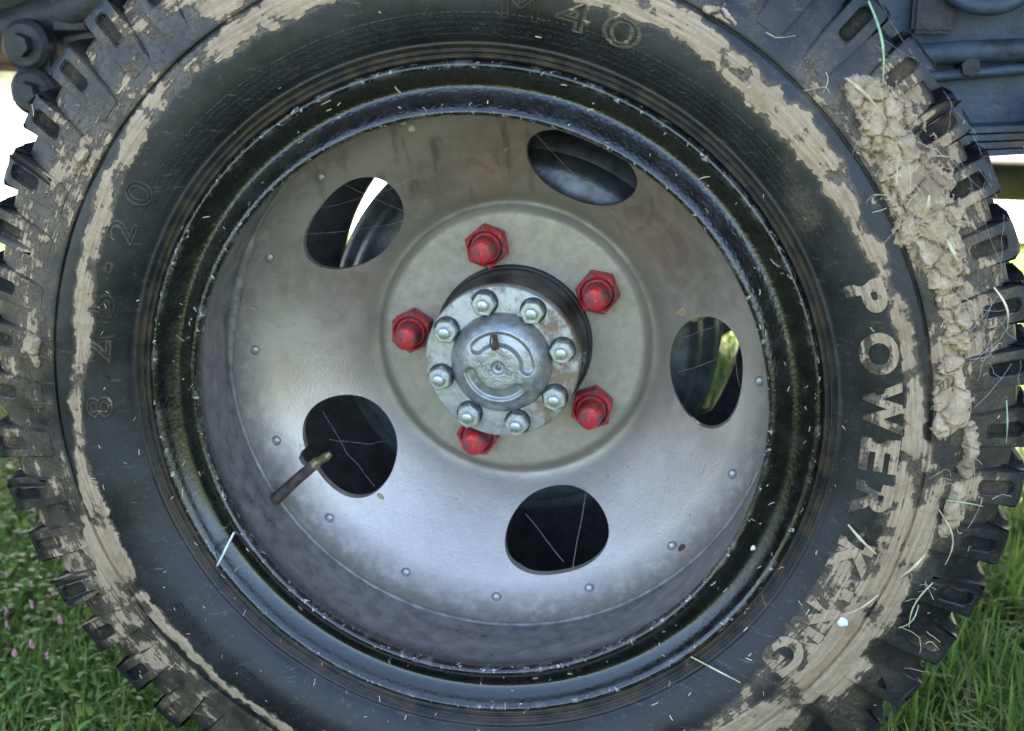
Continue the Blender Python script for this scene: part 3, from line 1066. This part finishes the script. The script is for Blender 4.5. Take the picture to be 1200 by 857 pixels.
# main leaf spring on the right of the axle, each leaf its own piece
sp_me = None
for k in range(4):
    bm = bmesh.new()
    z = .2030 - k * .0082
    x1 = .525 - k * .006
    pts = [(-.50 + k * .10 + (x1 + .50 - k * .10) * t, z - .015 * (1 - (2 * t - 1) ** 2)) for t in np.linspace(0, 1, 12)]
    lo_, hi_ = [], []
    for x, zz in pts:
        lo_.append([bm.verts.new((x, y, zz - .0031)) for y in (.388, .428)])
        hi_.append([bm.verts.new((x, y, zz + .0031)) for y in (.388, .428)])
    for i in range(len(pts) - 1):
        bm.faces.new((lo_[i][0], lo_[i + 1][0], hi_[i + 1][0], hi_[i][0]))
        bm.faces.new((lo_[i][1], hi_[i][1], hi_[i + 1][1], lo_[i + 1][1]))
        bm.faces.new((hi_[i][0], hi_[i + 1][0], hi_[i + 1][1], hi_[i][1]))
        bm.faces.new((lo_[i][0], lo_[i][1], lo_[i + 1][1], lo_[i + 1][0]))
    bm.faces.new((lo_[0][0], hi_[0][0], hi_[0][1], lo_[0][1]))
    bm.faces.new((lo_[-1][0], lo_[-1][1], hi_[-1][1], hi_[-1][0]))
    tpart('spring_leaf', bmmesh('spring_leaf', bm, M['under'], True, 30))

# spring shackle assembly at upper left
bm = bmesh.new()
box(bm, (-.60, .44, .275), (-.40, .56, .42), .018)
tube(bm, [(-.665, .47, .292), (-.60, .47, .305), (-.52, .46, .33), (-.44, .46, .35)], [.022, .028, .034, .04], 14)
sh = tpart('shackle_arm', bmmesh('shackle_arm', bm, M['dark'], True, 40))
bm = bmesh.new()
tube(bm, [(-.615, .425, .276), (-.615, .43, .276), (-.615, .50, .276)], [.024, .030, .030], 20)
tube(bm, [(-.615, .412, .276), (-.615, .43, .276)], [.013, .015], 6)
link('shackle_eye', bmmesh('shackle_eye', bm, M['dark'], True, 40), sh)
bm = bmesh.new()
tube(bm, [(-.612, .425, .222), (-.612, .43, .222), (-.612, .50, .222)], [.022, .028, .028], 20)
tube(bm, [(-.612, .412, .222), (-.612, .43, .222)], [.012, .014], 6)
tube(bm, [(-.652, .46, .214), (-.61, .46, .210)], [.008, .012], 8)
link('shackle_eye', bmmesh('shackle_eye', bm, M['dark'], True, 40), sh)
bm = bmesh.new()
box(bm, (-.638, .44, .21), (-.585, .456, .29), .006)
link('shackle_plate', bmmesh('shackle_plate', bm, M['dark'], True, 40), sh)
bm = bmesh.new()
box(bm, (-1.05, .62, .232), (-.64, .80, .310), .012)
tpart('crossmember', bmmesh('crossmember', bm, M['rust'], True, 40))
bm = bmesh.new()
box(bm, (-1.1, .56, .33), (-.45, .66, .60), .012)
tpart('tool_box', bmmesh('tool_box', bm, M['dark'], True, 40))
bm = bmesh.new()
tube(bm, [(.62, 1.52, -.004), (.9, 1.50, -.004), (3.0, 1.5, .0)], .041, 16)
tpart('stand_in_pipe', bmmesh('stand_in_pipe', bm, M['olive'], True, 40))  # invented pipe, standing in for an unidentified dark olive band
bm = bmesh.new()
box(bm, (-3.0, 1.50, .20), (3.0, 1.54, .46), .006)
tpart('frame_rail', bmmesh('frame_rail', bm, M['under'], True, 40))
bm = bmesh.new()
box(bm, (-3.2, -.02, .66), (3.0, 2.05, .76), .01)
box(bm, (-3.2, -.02, .762), (3.0, .02, 1.08), .01)
box(bm, (-3.2, 2.01, .762), (3.0, 2.05, 1.08), .01)
box(bm, (-3.2, 2.012, .22), (.15, 2.048, .658), .008)  # unseen far-side skirt, added to block sun from reaching beneath the truck
tpart('cargo_bed', bmmesh('cargo_bed', bm, M['bedm'], True, 40))

# ------------------------------------------------------------------ dried mud clumps stuck to the tread
def worley(X, Y, cell):
    gx, gy = np.floor(X / cell).astype(int), np.floor(Y / cell).astype(int)
    f1 = np.full(X.shape, 9.0)
    f2 = np.full(X.shape, 9.0)
    idv = np.zeros(X.shape)
    qx, qy = np.zeros(X.shape), np.zeros(X.shape)
    for dx in (-1, 0, 1):
        for dy in (-1, 0, 1):
            cx, cy = gx + dx, gy + dy
            h = _perm[(_perm[cx & 511] + cy) & 511]
            px, py = (cx + _perm[h & 511] / 512) * cell, (cy + _perm[(h + 131) & 511] / 512) * cell
            dd = np.hypot(X - px, Y - py) / cell
            nw = dd < f1
            f2 = np.where(nw, f1, np.minimum(f2, dd))
            idv = np.where(nw, h, idv)
            qx, qy = np.where(nw, X - px, qx), np.where(nw, Y - py, qy)
            f1 = np.where(nw, dd, f1)
    return f1, f2, idv, qx, qy


def clump(path, thick, label, seed, group='dried mud clumps on the tread'):
    P = np.array(path, float)
    th0, th1 = P[:, 0].min() - 5, P[:, 0].max() + 5
    r0, r1 = P[:, 1].min() - P[:, 2].max() - .012, P[:, 1].max() + P[:, 2].max() + .012
    rm = P[:, 1].mean()
    step = .0011
    S = np.arange(R(th0) * rm, R(th1) * rm, step)
    RR = np.arange(r0, r1, step)
    S, RR = np.meshgrid(S, RR, indexing='ij')
    ps, pr, pw = np.radians(P[:, 0]) * rm, P[:, 1], P[:, 2]
    mask = np.full(S.shape, -9.0)
    for i in range(len(P) - 1):
        ax, ay, bx, by = ps[i], pr[i], ps[i + 1], pr[i + 1]
        t = np.clip(((S - ax) * (bx - ax) + (RR - ay) * (by - ay)) / ((bx - ax) ** 2 + (by - ay) ** 2 + 1e-12), 0, 1)
        dd = np.hypot(S - ax - t * (bx - ax), RR - ay - t * (by - ay))
        mask = np.maximum(mask, 1 - dd / (pw[i] + t * (pw[i + 1] - pw[i])))
    wx, wy = S + .004 * fbm(S * 90, RR * 90, seed), RR + .004 * fbm(S * 90, RR * 90, seed + 7)
    mask = mask + .95 * fbm(S * 55, RR * 55, seed + 3) + .40 * fbm(S * 220, RR * 220, seed + 5)
    f1, f2, idv, qx, qy = worley(wx + seed * .37, wy, .019)
    g1, g2, idg, ux, uy = worley(wx * 1.0 + seed * .11, wy, .0075)
    plate = ((idv * 37 % 101) / 101 - .5)
    tx, ty = ((idv * 53 % 89) / 89 - .5), ((idv * 71 % 97) / 97 - .5)
    h = thick * (.28 + .62 * np.clip(mask * 1.6, 0, 1) + .62 * plate) + (tx * qx + ty * qy) * .75
    h -= .0026 * (1 - sstep(.02, .14, f2 - f1)) + .0006 * (1 - sstep(.02, .10, g2 - g1))
    h += .0008 * fbm(S * 160, RR * 160, seed + 9) + .0007 * np.abs(fbm(S * 420, RR * 150, seed + 11))
    edge = sstep(0.0, .30, mask)
    h = h * edge - .004 * (1 - sstep(-.05, .1, mask))
    th = S / rm
    Y = yblock(RR) - np.maximum(h, -.004)
    V = np.stack([np.cos(th) * RR, Y, np.sin(th) * RR], -1)
    n, k = S.shape
    keep = mask > -.08
    i, j = np.meshgrid(np.arange(n - 1), np.arange(k - 1), indexing='ij')
    kq = keep[:-1, :-1] & keep[1:, :-1] & keep[1:, 1:] & keep[:-1, 1:]
    F = np.stack([i * k + j, i * k + j + 1, (i + 1) * k + j + 1, (i + 1) * k + j], -1)[kq]
    used = np.unique(F)
    remap = np.zeros(n * k, int)
    remap[used] = np.arange(len(used))
    V = V.reshape(-1, 3)[used]
    F = remap[F]
    # underside, so that a clump is a closed crust
    nv = len(V)
    Vb = V.copy()
    Vb[:, 1] = np.maximum(Vb[:, 1] + .003, V[:, 1] + .0005)
    from collections import Counter
    ec = Counter()
    for f in F:
        for q in range(4):
            ec[(f[q], f[(q + 1) % 4])] += 1
    side = [(b, a, a + nv, b + nv) for (a, b) in ec if (b, a) not in ec]
    me = pymesh('mud_clump', np.vstack([V, Vb]), F.tolist() + (F[:, ::-1] + nv).tolist() + side, M['mud'], True, 34)
    o = link('mud_clump', me)
    tag(o, label, 'mud', group)


clump([(43, .399, .010), (40, .402, .016), (36.5, .397, .021), (32.5, .393, .024), (28, .392, .027), (24, .393, .024), (21, .392, .018), (18.5, .387, .012)], .0085,
      'largest cracked pale mud clump, caked on the upper right tread', 1.3)
clump([(16.5, .386, .008), (13, .393, .012), (11, .392, .010)], .008, 'straw-flecked mud lump just below the largest clump on the right tread', 4.1)
clump([(8.5, .387, .011), (5, .385, .014), (1.5, .383, .012)], .005, 'flat scaly mud patch right of the raised letter W', 9.2)
clump([(1, .399, .006), (-1.5, .404, .008), (-4, .402, .006)], .006, 'small mud lump on the right tread level with the letter E', 12.7)
clump([(-6.5, .398, .007), (-9.5, .400, .009), (-11.5, .397, .007)], .007, 'ragged mud lump on the right tread beside the letter R', 15.9)
clump([(176, .388, .005), (174.5, .391, .007), (173, .389, .005)], .007, 'small mud lump on the far left tread beside the figure 8', 21.4)
clump([(150, .386, .004), (148.5, .387, .006), (147, .385, .004)], .005, 'small mud lump on the upper left shoulder beside the figure 0', 27.8)
clump([(61, .372, .003), (59, .376, .005), (57.5, .374, .003)], .003, 'thin mud flake at the top of the tyre right of the figures M40', 31.6)

# ------------------------------------------------------------------ straw, chaff, cobweb, husks
def stalk(label, a, b, rad, mat='straw', bend=.0, name='straw_stalk', lift=.004):
    (t0, r0), (t1, r1) = a, b
    A = pol(t0, r0, float(yblock(r0)) - lift)
    B = pol(t1, r1, float(yblock(r1)) - lift * 1.6)
    pts = []
    side = (B - A).cross(Vector((0, 1, 0))).normalized()
    for t in np.linspace(0, 1, 8):
        p = A.lerp(B, t) + side * bend * math.sin(PI * t) + Vector((0, -.004 * math.sin(PI * t), 0))
        pts.append(p)
    bm = bmesh.new()
    tube(bm, pts, [rad * (1 - .45 * abs(2 * t - .8)) for t in np.linspace(0, 1, 8)], 6)
    o = link(name, bmmesh(name, bm, M[mat], True, 60))
    tag(o, label, 'straw', 'straw stalks caught on the muddy tyre')


stalk('long pale green stalk hanging at the upper right, above the largest mud clump', (48.0, .4454), (41.4, .4151), .0011, 'greenstraw', .004)
stalk('thick bleached stalk poking from the top of the largest mud clump', (44.3, .3966), (40.1, .400), .0016, 'straw', .001, lift=.012)
stalk('yellow stalk lying across the raised letter K', (-13.6, .3199), (-16.1, .3473), .0013, 'straw', 0)
stalk('short pale stalk at the tread edge below the letter R', (-14.9, .3866), (-18.8, .3729), .0012, 'chaff', 0)
stalk('thin yellow stalk crossing the mud above the white husk', (-21.8, .3657), (-26.0, .3482), .0008, 'straw', 0)
stalk('thin stalk lying flat across a right tread block beside the letter R', (-7.6, .389), (-7.8, .419), .0008, 'greenstraw', .002)
stalk('long yellow stalk reaching from the rim to the mud at the lower right', (-48.6, .2873), (-43.9, .3227), .0009, 'straw', .002)
stalk('short thick stalk standing in the largest mud clump', (27.1, .3894), (29.2, .3988), .0019, 'straw', 0, lift=.016)
stalk('short thick stalk near the bottom of the largest mud clump', (23.4, .3995), (20.8, .4017), .0016, 'straw', 0, lift=.008)
stalk('thin curved stalk dangling over the lower right tread blocks', (-8.9, .3852), (-15.5, .4051), .0008, 'straw', .008)
stalk('short green stalk upright near the right edge of the tread', (4.2, .4262), (-0.4, .428), .0007, 'greenstraw', 0)
stalk('crooked thin stalk across the lower right tread blocks', (-18.2, .4027), (-24.3, .4026), .0008, 'straw', -.006)
stalk('short thin stalk beside the crooked stalk at the lower right tread', (-21.4, .4007), (-24.9, .395), .0007, 'greenstraw', .003)
stalk('fibrous stalk in the cobweb near the right edge', (16.6, .424), (11.9, .4282), .0010, 'chaff', .004)
# white stick leaning on the lower left of the rim
bm = bmesh.new()
tube(bm, [pol(-145.9, .2845, -.0065), pol(-147.5, .270, -.008), pol(-149.8, .2560, .006)], .0011, 7)
o = link('straw_stalk', bmmesh('straw_stalk', bm, M['white'], True, 60))
tag(o, 'white stick leaning on the lower left rim edge', 'straw', 'straw stalks caught on the muddy tyre')


def husk(label, th, r, y, s, mat='white', name='white_husk', cat='husk'):
    bm = bmesh.new()
    bmesh.ops.create_icosphere(bm, subdivisions=2, radius=s)
    for v in bm.verts:
        v.co *= 1 + .12 * math.sin(v.co.x * 900 + v.co.z * 700)
        v.co.y *= .45
    o = link(name, bmmesh(name, bm, M[mat], True, 80), None, pol(th, r, y))
    tag(o, label, cat)


husk('round white husk stuck to the mud at the lower right', -27.2, .3515, -.0252, .0046)
husk('white husk on the black rim at the lower right', -25.8, .2625, .0095, .0040)
husk('dark twig lump lodged on the lower right disc edge', -44.2, .2480, .126, .0048, 'twig', 'chaff_lump', 'chaff')
husk('brown crumb on the silver disc left of the nuts', 163.9, .1800, .1965, .0042, 'mud', 'mud_crumb', 'mud')
husk('brown flake on the silver disc below the lower left hole', -129.7, .2050, .1690, .0046, 'mud', 'mud_crumb', 'mud')
husk('pale pebble on the left edge of the silver disc', -170.9, .2470, .1275, .0036, 'mud', 'mud_crumb', 'mud')
husk('white fleck at the top of the silver disc', 110.6, .2330, .1385, .0036, 'white')


def rim_y(r):
    P = catmull(RIM[3:15], 4)
    i = np.argsort(P[:, 0])
    return np.interp(r, P[i, 0], P[i, 1])


def clippings():
    bm = bmesh.new()
    for q in range(380):
        th = random.uniform(-180, 180)
        u = random.random()
        if u < .42:
            if not (-175 < th < -20 or th > 160) and random.random() < .75:
                continue
            r = random.uniform(.288, .352)
            y = float(ysurf(r))
            sl = 0
        elif u < .72:
            r = random.uniform(.2465, .282)
            y = float(rim_y(r))
        elif u < .84:
            r = random.uniform(.150, .25)
            y = float(np.interp(r, DP[:, 0], DP[:, 1]))
            if min(abs((th - h + 180) % 360 - 180) for h in (141, 69, -3, -75, -147)) < 19 and r < .23:
                continue
        else:
            r = random.uniform(.37, .448)
            y = float(yblock(r)) - .001
        L = random.uniform(.0006, .0026) if random.random() < .93 else random.uniform(.003, .006)
        a = random.uniform(0, PI)
        dr, dt = math.cos(a) * L, math.sin(a) * L
        def yy(r_):
            if u < .42:
                return float(ysurf(r_))
            if u < .72:
                return float(rim_y(np.clip(r_, .2455, .283)))
            if u < .84:
                return float(np.interp(r_, DP[:, 0], DP[:, 1]))
            return float(yblock(r_)) - .001
        k = math.degrees(dt / r)
        b = random.uniform(-.4, .4)
        pts = [pol(th - k, r - dr, yy(r - dr) - .0003), pol(th - k * .4 + k * b, r - dr * .4 - dr * b * .5, yy(r - dr * .4) - .0006), pol(th + k * .4 + k * b, r + dr * .4 - dr * b * .5, yy(r + dr * .4) - .0006), pol(th + k, r + dr, yy(r + dr) - .0003)]
        tube(bm, pts, random.uniform(.00022, .0005), 4)
    for q in range(85):         # fibres bristling out of the largest clump and the tread edge
        if q < 60:
            th, r = random.gauss(30, 8), random.gauss(.392, .012)
            A = pol(th, r, float(yblock(r)) - .008)
        else:
            th, r = random.uniform(-32, 18), random.uniform(.385, .43)
            A = pol(th, r, float(yblock(r)) - .001)
        dv = Vector((random.gauss(0, 1), random.uniform(-.7, -.05), random.gauss(0, 1))).normalized()
        L = random.uniform(.006, .024)
        side = Vector((random.gauss(0, 1), 0, random.gauss(0, 1))) * L * .2
        tube(bm, [A, A + dv * L * .3 + side * .8, A + dv * L * .6 + side, A + dv * L * .85 + side * .5 + Vector((0, -L * .1, -L * .15)), A + dv * L + Vector((0, 0, -L * .3))], [.0003, .0003, .00026, .0002, .00015], 4)
    o = link('grass_clippings', bmmesh('grass_clippings', bm, M['chaff'], True, 80))
    tag(o, 'scattered bleached grass clippings clinging to the tyre and rim', 'clippings', kind='stuff')


clippings()


def cobweb():
    bm = bmesh.new()
    def strand(a, b, rad=.00016, sag=.004):
        rad = rad * .5
        A, B = pol(*a), pol(*b)
        tube(bm, [A.lerp(B, t) + Vector((random.gauss(0, .0007), random.gauss(0, .0005), random.gauss(0, .0007) - sag * math.sin(PI * t))) * (1 if 0 < t < 1 else 0) for t in np.linspace(0, 1, 7)], rad, 4)
    strand((83, .247, .030), (37.5, .170, .205), .00020)
    strand((37.5, .170, .205), (10, .165, .205))
    strand((128, .24, .05), (107, .115, .2))
    strand((150, .232, .14), (122, .15, .215))
    strand((141, .225, .145), (116, .19, .18))
    strand((-62, .165, .20), (-72, .226, .142), .00028, .0)
    strand((-85, .178, .195), (-74, .217, .155), .00026, .0)
    strand((-92, .205, .165), (-80, .226, .145), .00020, .0)
    strand((-52, .186, .185), (-62, .17, .20), .00022, .001)
    strand((-28, .0735, .125), (-52, .15, .215))
    strand((-32, .049, .133), (-48, .108, .212))
    strand((8, .0735, .138), (-4, .09, .212))
    strand((-22, .249, .03), (-33, .30, -.006), .00022)
    strand((-16, .249, .028), (-22, .255, .12), .0002)
    strand((3, .21, .16), (-8, .166, .21), .00024, .001)
    strand((12, .216, .155), (-4, .224, .15), .00022, .001)
    strand((5, .17, .205), (12, .212, .16), .00022, .001)
    strand((-152, .205, .165), (-140, .17, .205), .00018)
    strand((-160, .20, .17), (-133, .20, .17), .00018)
    # fluffy threads along the upper right tread edge
    for q in range(22):
        t0 = random.uniform(0, 46)
        r0, r1 = random.uniform(.425, .452), random.uniform(.43, .455)
        strand((t0, r0, float(yblock(r0)) - .002), (t0 + random.uniform(-7, 7), r1, float(yblock(r1)) - .002), .00015, .001)
    for q in range(12):
        t0 = random.uniform(8, 16)
        r0, r1 = random.uniform(.39, .44), random.uniform(.39, .44)
        strand((t0, r0, float(yblock(r0)) - .006), (t0 + random.uniform(-5, 5), r1, float(yblock(r1)) - .006), .00022, .002)
    for q in range(14):
        strand((10 + random.gauss(0, 4), .0735 + random.uniform(-.012, .004), .134), (10 + random.gauss(0, 6), .075 + random.uniform(-.012, .01), .137), .00016, .0)
    o = link('cobweb', bmmesh('cobweb', bm, M['web'], True, 80))
    tag(o, 'fine cobweb threads strung across the wheel holes and tread', 'cobweb', kind='stuff')


cobweb()

# twist of chaff in the hub cap groove, and a mud plug in the right hand hole
bm = bmesh.new()
for q in range(7):
    A = pol(94 + random.uniform(-6, 6), .0335, .1165)
    B = pol(96 + random.uniform(-9, 9), .0185, .1165)
    mid = A.lerp(B, .5) + Vector((random.uniform(-.002, .002), -.002, 0))
    tube(bm, [A, mid, B], [.0008, .0011, .0006], 5)
o = link('chaff_twist', bmmesh('chaff_twist', bm, M['twig'], True, 60))
tag(o, 'dark twist of chaff lying in the upper groove of the hub cap', 'chaff')


def nest():
    bm = bmesh.new()
    bmesh.ops.create_icosphere(bm, subdivisions=4, radius=1)
    co = np.array([v.co[:] for v in bm.verts])
    f = 1 + .35 * fbm(co[:, 0] * 2.2, co[:, 1] * 2.2, co[:, 2] * 2.2) + .15 * fbm(co[:, 0] * 7, co[:, 1] * 7, co[:, 2] * 7)
    for v, s in zip(bm.verts, f):
        v.co = Vector((v.co.x * .0145, v.co.y * .009, v.co.z * .0095)) * float(s)
    c = pol(13.0, .1800, .2035)
    bmesh.ops.translate(bm, verts=bm.verts[:], vec=c)
    o = link('mud_nest', bmmesh('mud_nest', bm, M['mud'], True, 80))
    tag(o, 'crumbly brown mud nest in the top corner of the right hand wheel hole', 'mud')


nest()


# ------------------------------------------------------------------ grass
def leafmesh(name, base, direc, length, width, bend, tint, mat, segs=3, leaf=False):
    n = len(base)
    t = np.linspace(0, 1, segs + 1)
    side = np.stack([-direc[:, 1], direc[:, 0], np.zeros(n)], -1)
    V = np.zeros((n, segs + 1, 2, 3))
    for k, tt in enumerate(t):
        z = length * (tt - .45 * bend * tt ** 2)
        h = length * bend * tt ** 1.7
        c = base + np.concatenate([direc * h[:, None], z[:, None]], 1)
        wf = (math.sin(PI * min(.98, tt * .93 + .06)) ** .8) if leaf else (1 - tt ** 2.2) * .95 + .03
        V[:, k, 0] = c - side * (width * wf)[:, None]
        V[:, k, 1] = c + side * (width * wf)[:, None]
    m = segs + 1
    i = np.arange(n)[:, None] * (2 * m)
    k = np.arange(segs)[None, :] * 2
    F = np.stack([i + k, i + k + 1, i + k + 3, i + k + 2], -1).reshape(-1, 4)
    me = bpy.data.meshes.new(name)
    nv, nf = n * 2 * m, len(F)
    me.vertices.add(nv)
    me.vertices.foreach_set('co', V.reshape(-1).astype(np.float32))
    me.loops.add(nf * 4)
    me.loops.foreach_set('vertex_index', F.reshape(-1).astype(np.int32))
    me.polygons.add(nf)
    me.polygons.foreach_set('loop_start', (np.arange(nf) * 4).astype(np.int32))
    me.update(calc_edges=True)
    at = me.attributes.new('tint', 'FLOAT', 'POINT')
    at.data.foreach_set('value', np.repeat(tint, 2 * m).astype(np.float32))
    finish(me, mat, True)
    return me


def scatter(n, x0, x1, y0, y1):
    x, y = rng.uniform(x0, x1, n), rng.uniform(y0, y1, n)
    return x, y


def grass():
    xs, ys, hs, ws, bs = [], [], [], [], []
    for n, x0, x1, y0, y1, h0, h1, w0, w1 in (
            (14000, -1.9, -.05, -.35, 1.1, .025, .075, .0010, .0022),
            (42000, -1.05, -.25, -.05, .95, .020, .065, .0008, .0024),
            (16000, .28, 1.0, .0, 1.0, .05, .13, .0013, .0034),
            (15000, .02, 1.5, -.35, 1.1, .06, .15, .0016, .0036),
            (24000, -3.4, 2.2, 1.1, 3.0, .04, .11, .0018, .0036),
            (14000, -1.6, 1.6, -3.2, -.35, .03, .09, .0018, .0034)):
        x, y = scatter(n, x0, x1, y0, y1)
        k = fbm(x * 3, y * 3, 5.5) > -.42
        x, y = x[k], y[k]
        xs.append(x); ys.append(y)
        hs.append(rng.uniform(h0, h1, len(x)) * (1 + .5 * fbm(x * 4, y * 4, 1.2)))
        ws.append(rng.uniform(w0, w1, len(x)))
        bs.append(rng.uniform(.1, 1.1, len(x)))
    x, y, h, wd, b = [np.concatenate(q) for q in (xs, ys, hs, ws, bs)]
    # nothing grows through the tyre
    k = ~((np.abs(x) < .20) & (y > -.03) & (y < .24))
    x, y, h, wd, b = x[k], y[k], h[k], wd[k], b[k]
    a = rng.uniform(0, 2 * PI, len(x))
    base = np.stack([x, y, np.full(len(x), GZ - .004)], -1)
    tint = np.clip(rng.uniform(0, 1, len(x)) * .97 + .15 * fbm(x * 2, y * 2, 9.), 0, 1)
    o = link('grass', leafmesh('grass', base, np.stack([np.cos(a), np.sin(a)], -1), h, wd, b, tint, M['grass'], 4))
    tag(o, 'green grass growing around the truck wheel', 'grass', kind='stuff')
    # low broad leaves on the left
    x, y = scatter(9000, -1.15, -.25, -.1, 1.0)
    k = (fbm(x * 5, y * 5, 2.2) > -.25)
    x, y = x[k], y[k]
    a = rng.uniform(0, 2 * PI, len(x))
    base = np.stack([x, y, GZ + rng.uniform(.008, .045, len(x))], -1)
    o = link('clover', leafmesh('clover', base, np.stack([np.cos(a), np.sin(a)], -1), rng.uniform(.007, .018, len(x)), rng.uniform(.0018, .0045, len(x)),
                                rng.uniform(.7, 1.5, len(x)), rng.uniform(0, 1, len(x)), M['leaf'], 4, True))
    tag(o, 'low broad-leaved clover and weeds in the grass left of the tyre', 'weeds', kind='stuff')


grass()


def flower(x, y, h):
    root = bpy.data.objects.new('pink_flower', None)
    root.location = (x, y, GZ)
    C.objects.link(root)
    tag(root, 'small pink flower spike in the grass left of the tyre', 'flower', 'pink flower spikes in the grass')
    bm = bmesh.new()
    lean = random.uniform(-.012, .012)
    tube(bm, [(0, 0, 0), (lean * .4, 0, h * .5), (lean, 0, h)], .0007, 5)
    link('stem', bmmesh('stem', bm, M['grass']), root)
    bm = bmesh.new()
    for q in range(13):
        t = q / 13
        a = q * 2.4 + random.uniform(-.5, .5)
        if random.random() < .25:
            continue
        m = Matrix.Translation((lean + math.cos(a) * .0018 * (1 - .5 * t), math.sin(a) * .0018 * (1 - .5 * t), h - .004 + t * .010)) @ Matrix.Diagonal((1, 1, 1.35, 1))
        bmesh.ops.create_icosphere(bm, subdivisions=1, radius=.0014 * random.uniform(.7, 1.25) * (1.1 - .4 * t), matrix=m)
    link('blossom', bmmesh('blossom', bm, M['pink'], True, 80), root)


for x, y, h in ((-.615, .32, .085), (-.600, .345, .09), (-.585, .36, .08), (-.640, .37, .085), (-.71, .31, .09), (-.565, .30, .075), (-.655, .26, .08),
                (-.575, .245, .07), (-.598, .215, .075), (-.70, .40, .08), (-.76, .47, .08), (-.66, .46, .085), (-.62, .20, .07), (-.73, .36, .07), (-.67, .33, .06), (-.69, .29, .07), (-.63, .29, .065), (-.55, .22, .07), (-.66, .22, .07), (-.78, .42, .075)):
    flower(x, y, h * .72)


# ------------------------------------------------------------------ hedge far behind
def hedge():
    root = bpy.data.objects.new('hedge', None)
    root.location = (-2, 11.5, GZ)
    C.objects.link(root)
    tag(root, 'dark green hedge beyond the bright yard behind the truck', 'hedge')
    n = 9000
    x = rng.uniform(-16, 16, n)
    z = rng.uniform(0.02, 1.7, n)
    y = rng.normal(0, .35, n)
    z *= 1 + .2 * fbm(x * .8, y, 0)
    a = rng.uniform(0, 2 * PI, n)
    o = link('foliage', leafmesh('foliage', np.stack([x, y, z], -1), np.stack([np.cos(a), np.sin(a)], -1), rng.uniform(.10, .22, n), rng.uniform(.03, .07, n), rng.uniform(.4, 1.2, n),
                                 rng.uniform(0, .8, n), M['leaf'], 3, True), root)
    o['kind'] = 'stuff'
    bm = bmesh.new()
    for q in range(24):
        X = -15.5 + q * 1.35
        tube(bm, [(X, 0, 0), (X + .05, .05, .6), (X - .1, 0, 1.4)], [.05, .035, .01], 7)
    link('stems', bmmesh('stems', bm, M['rust']), root)


hedge()
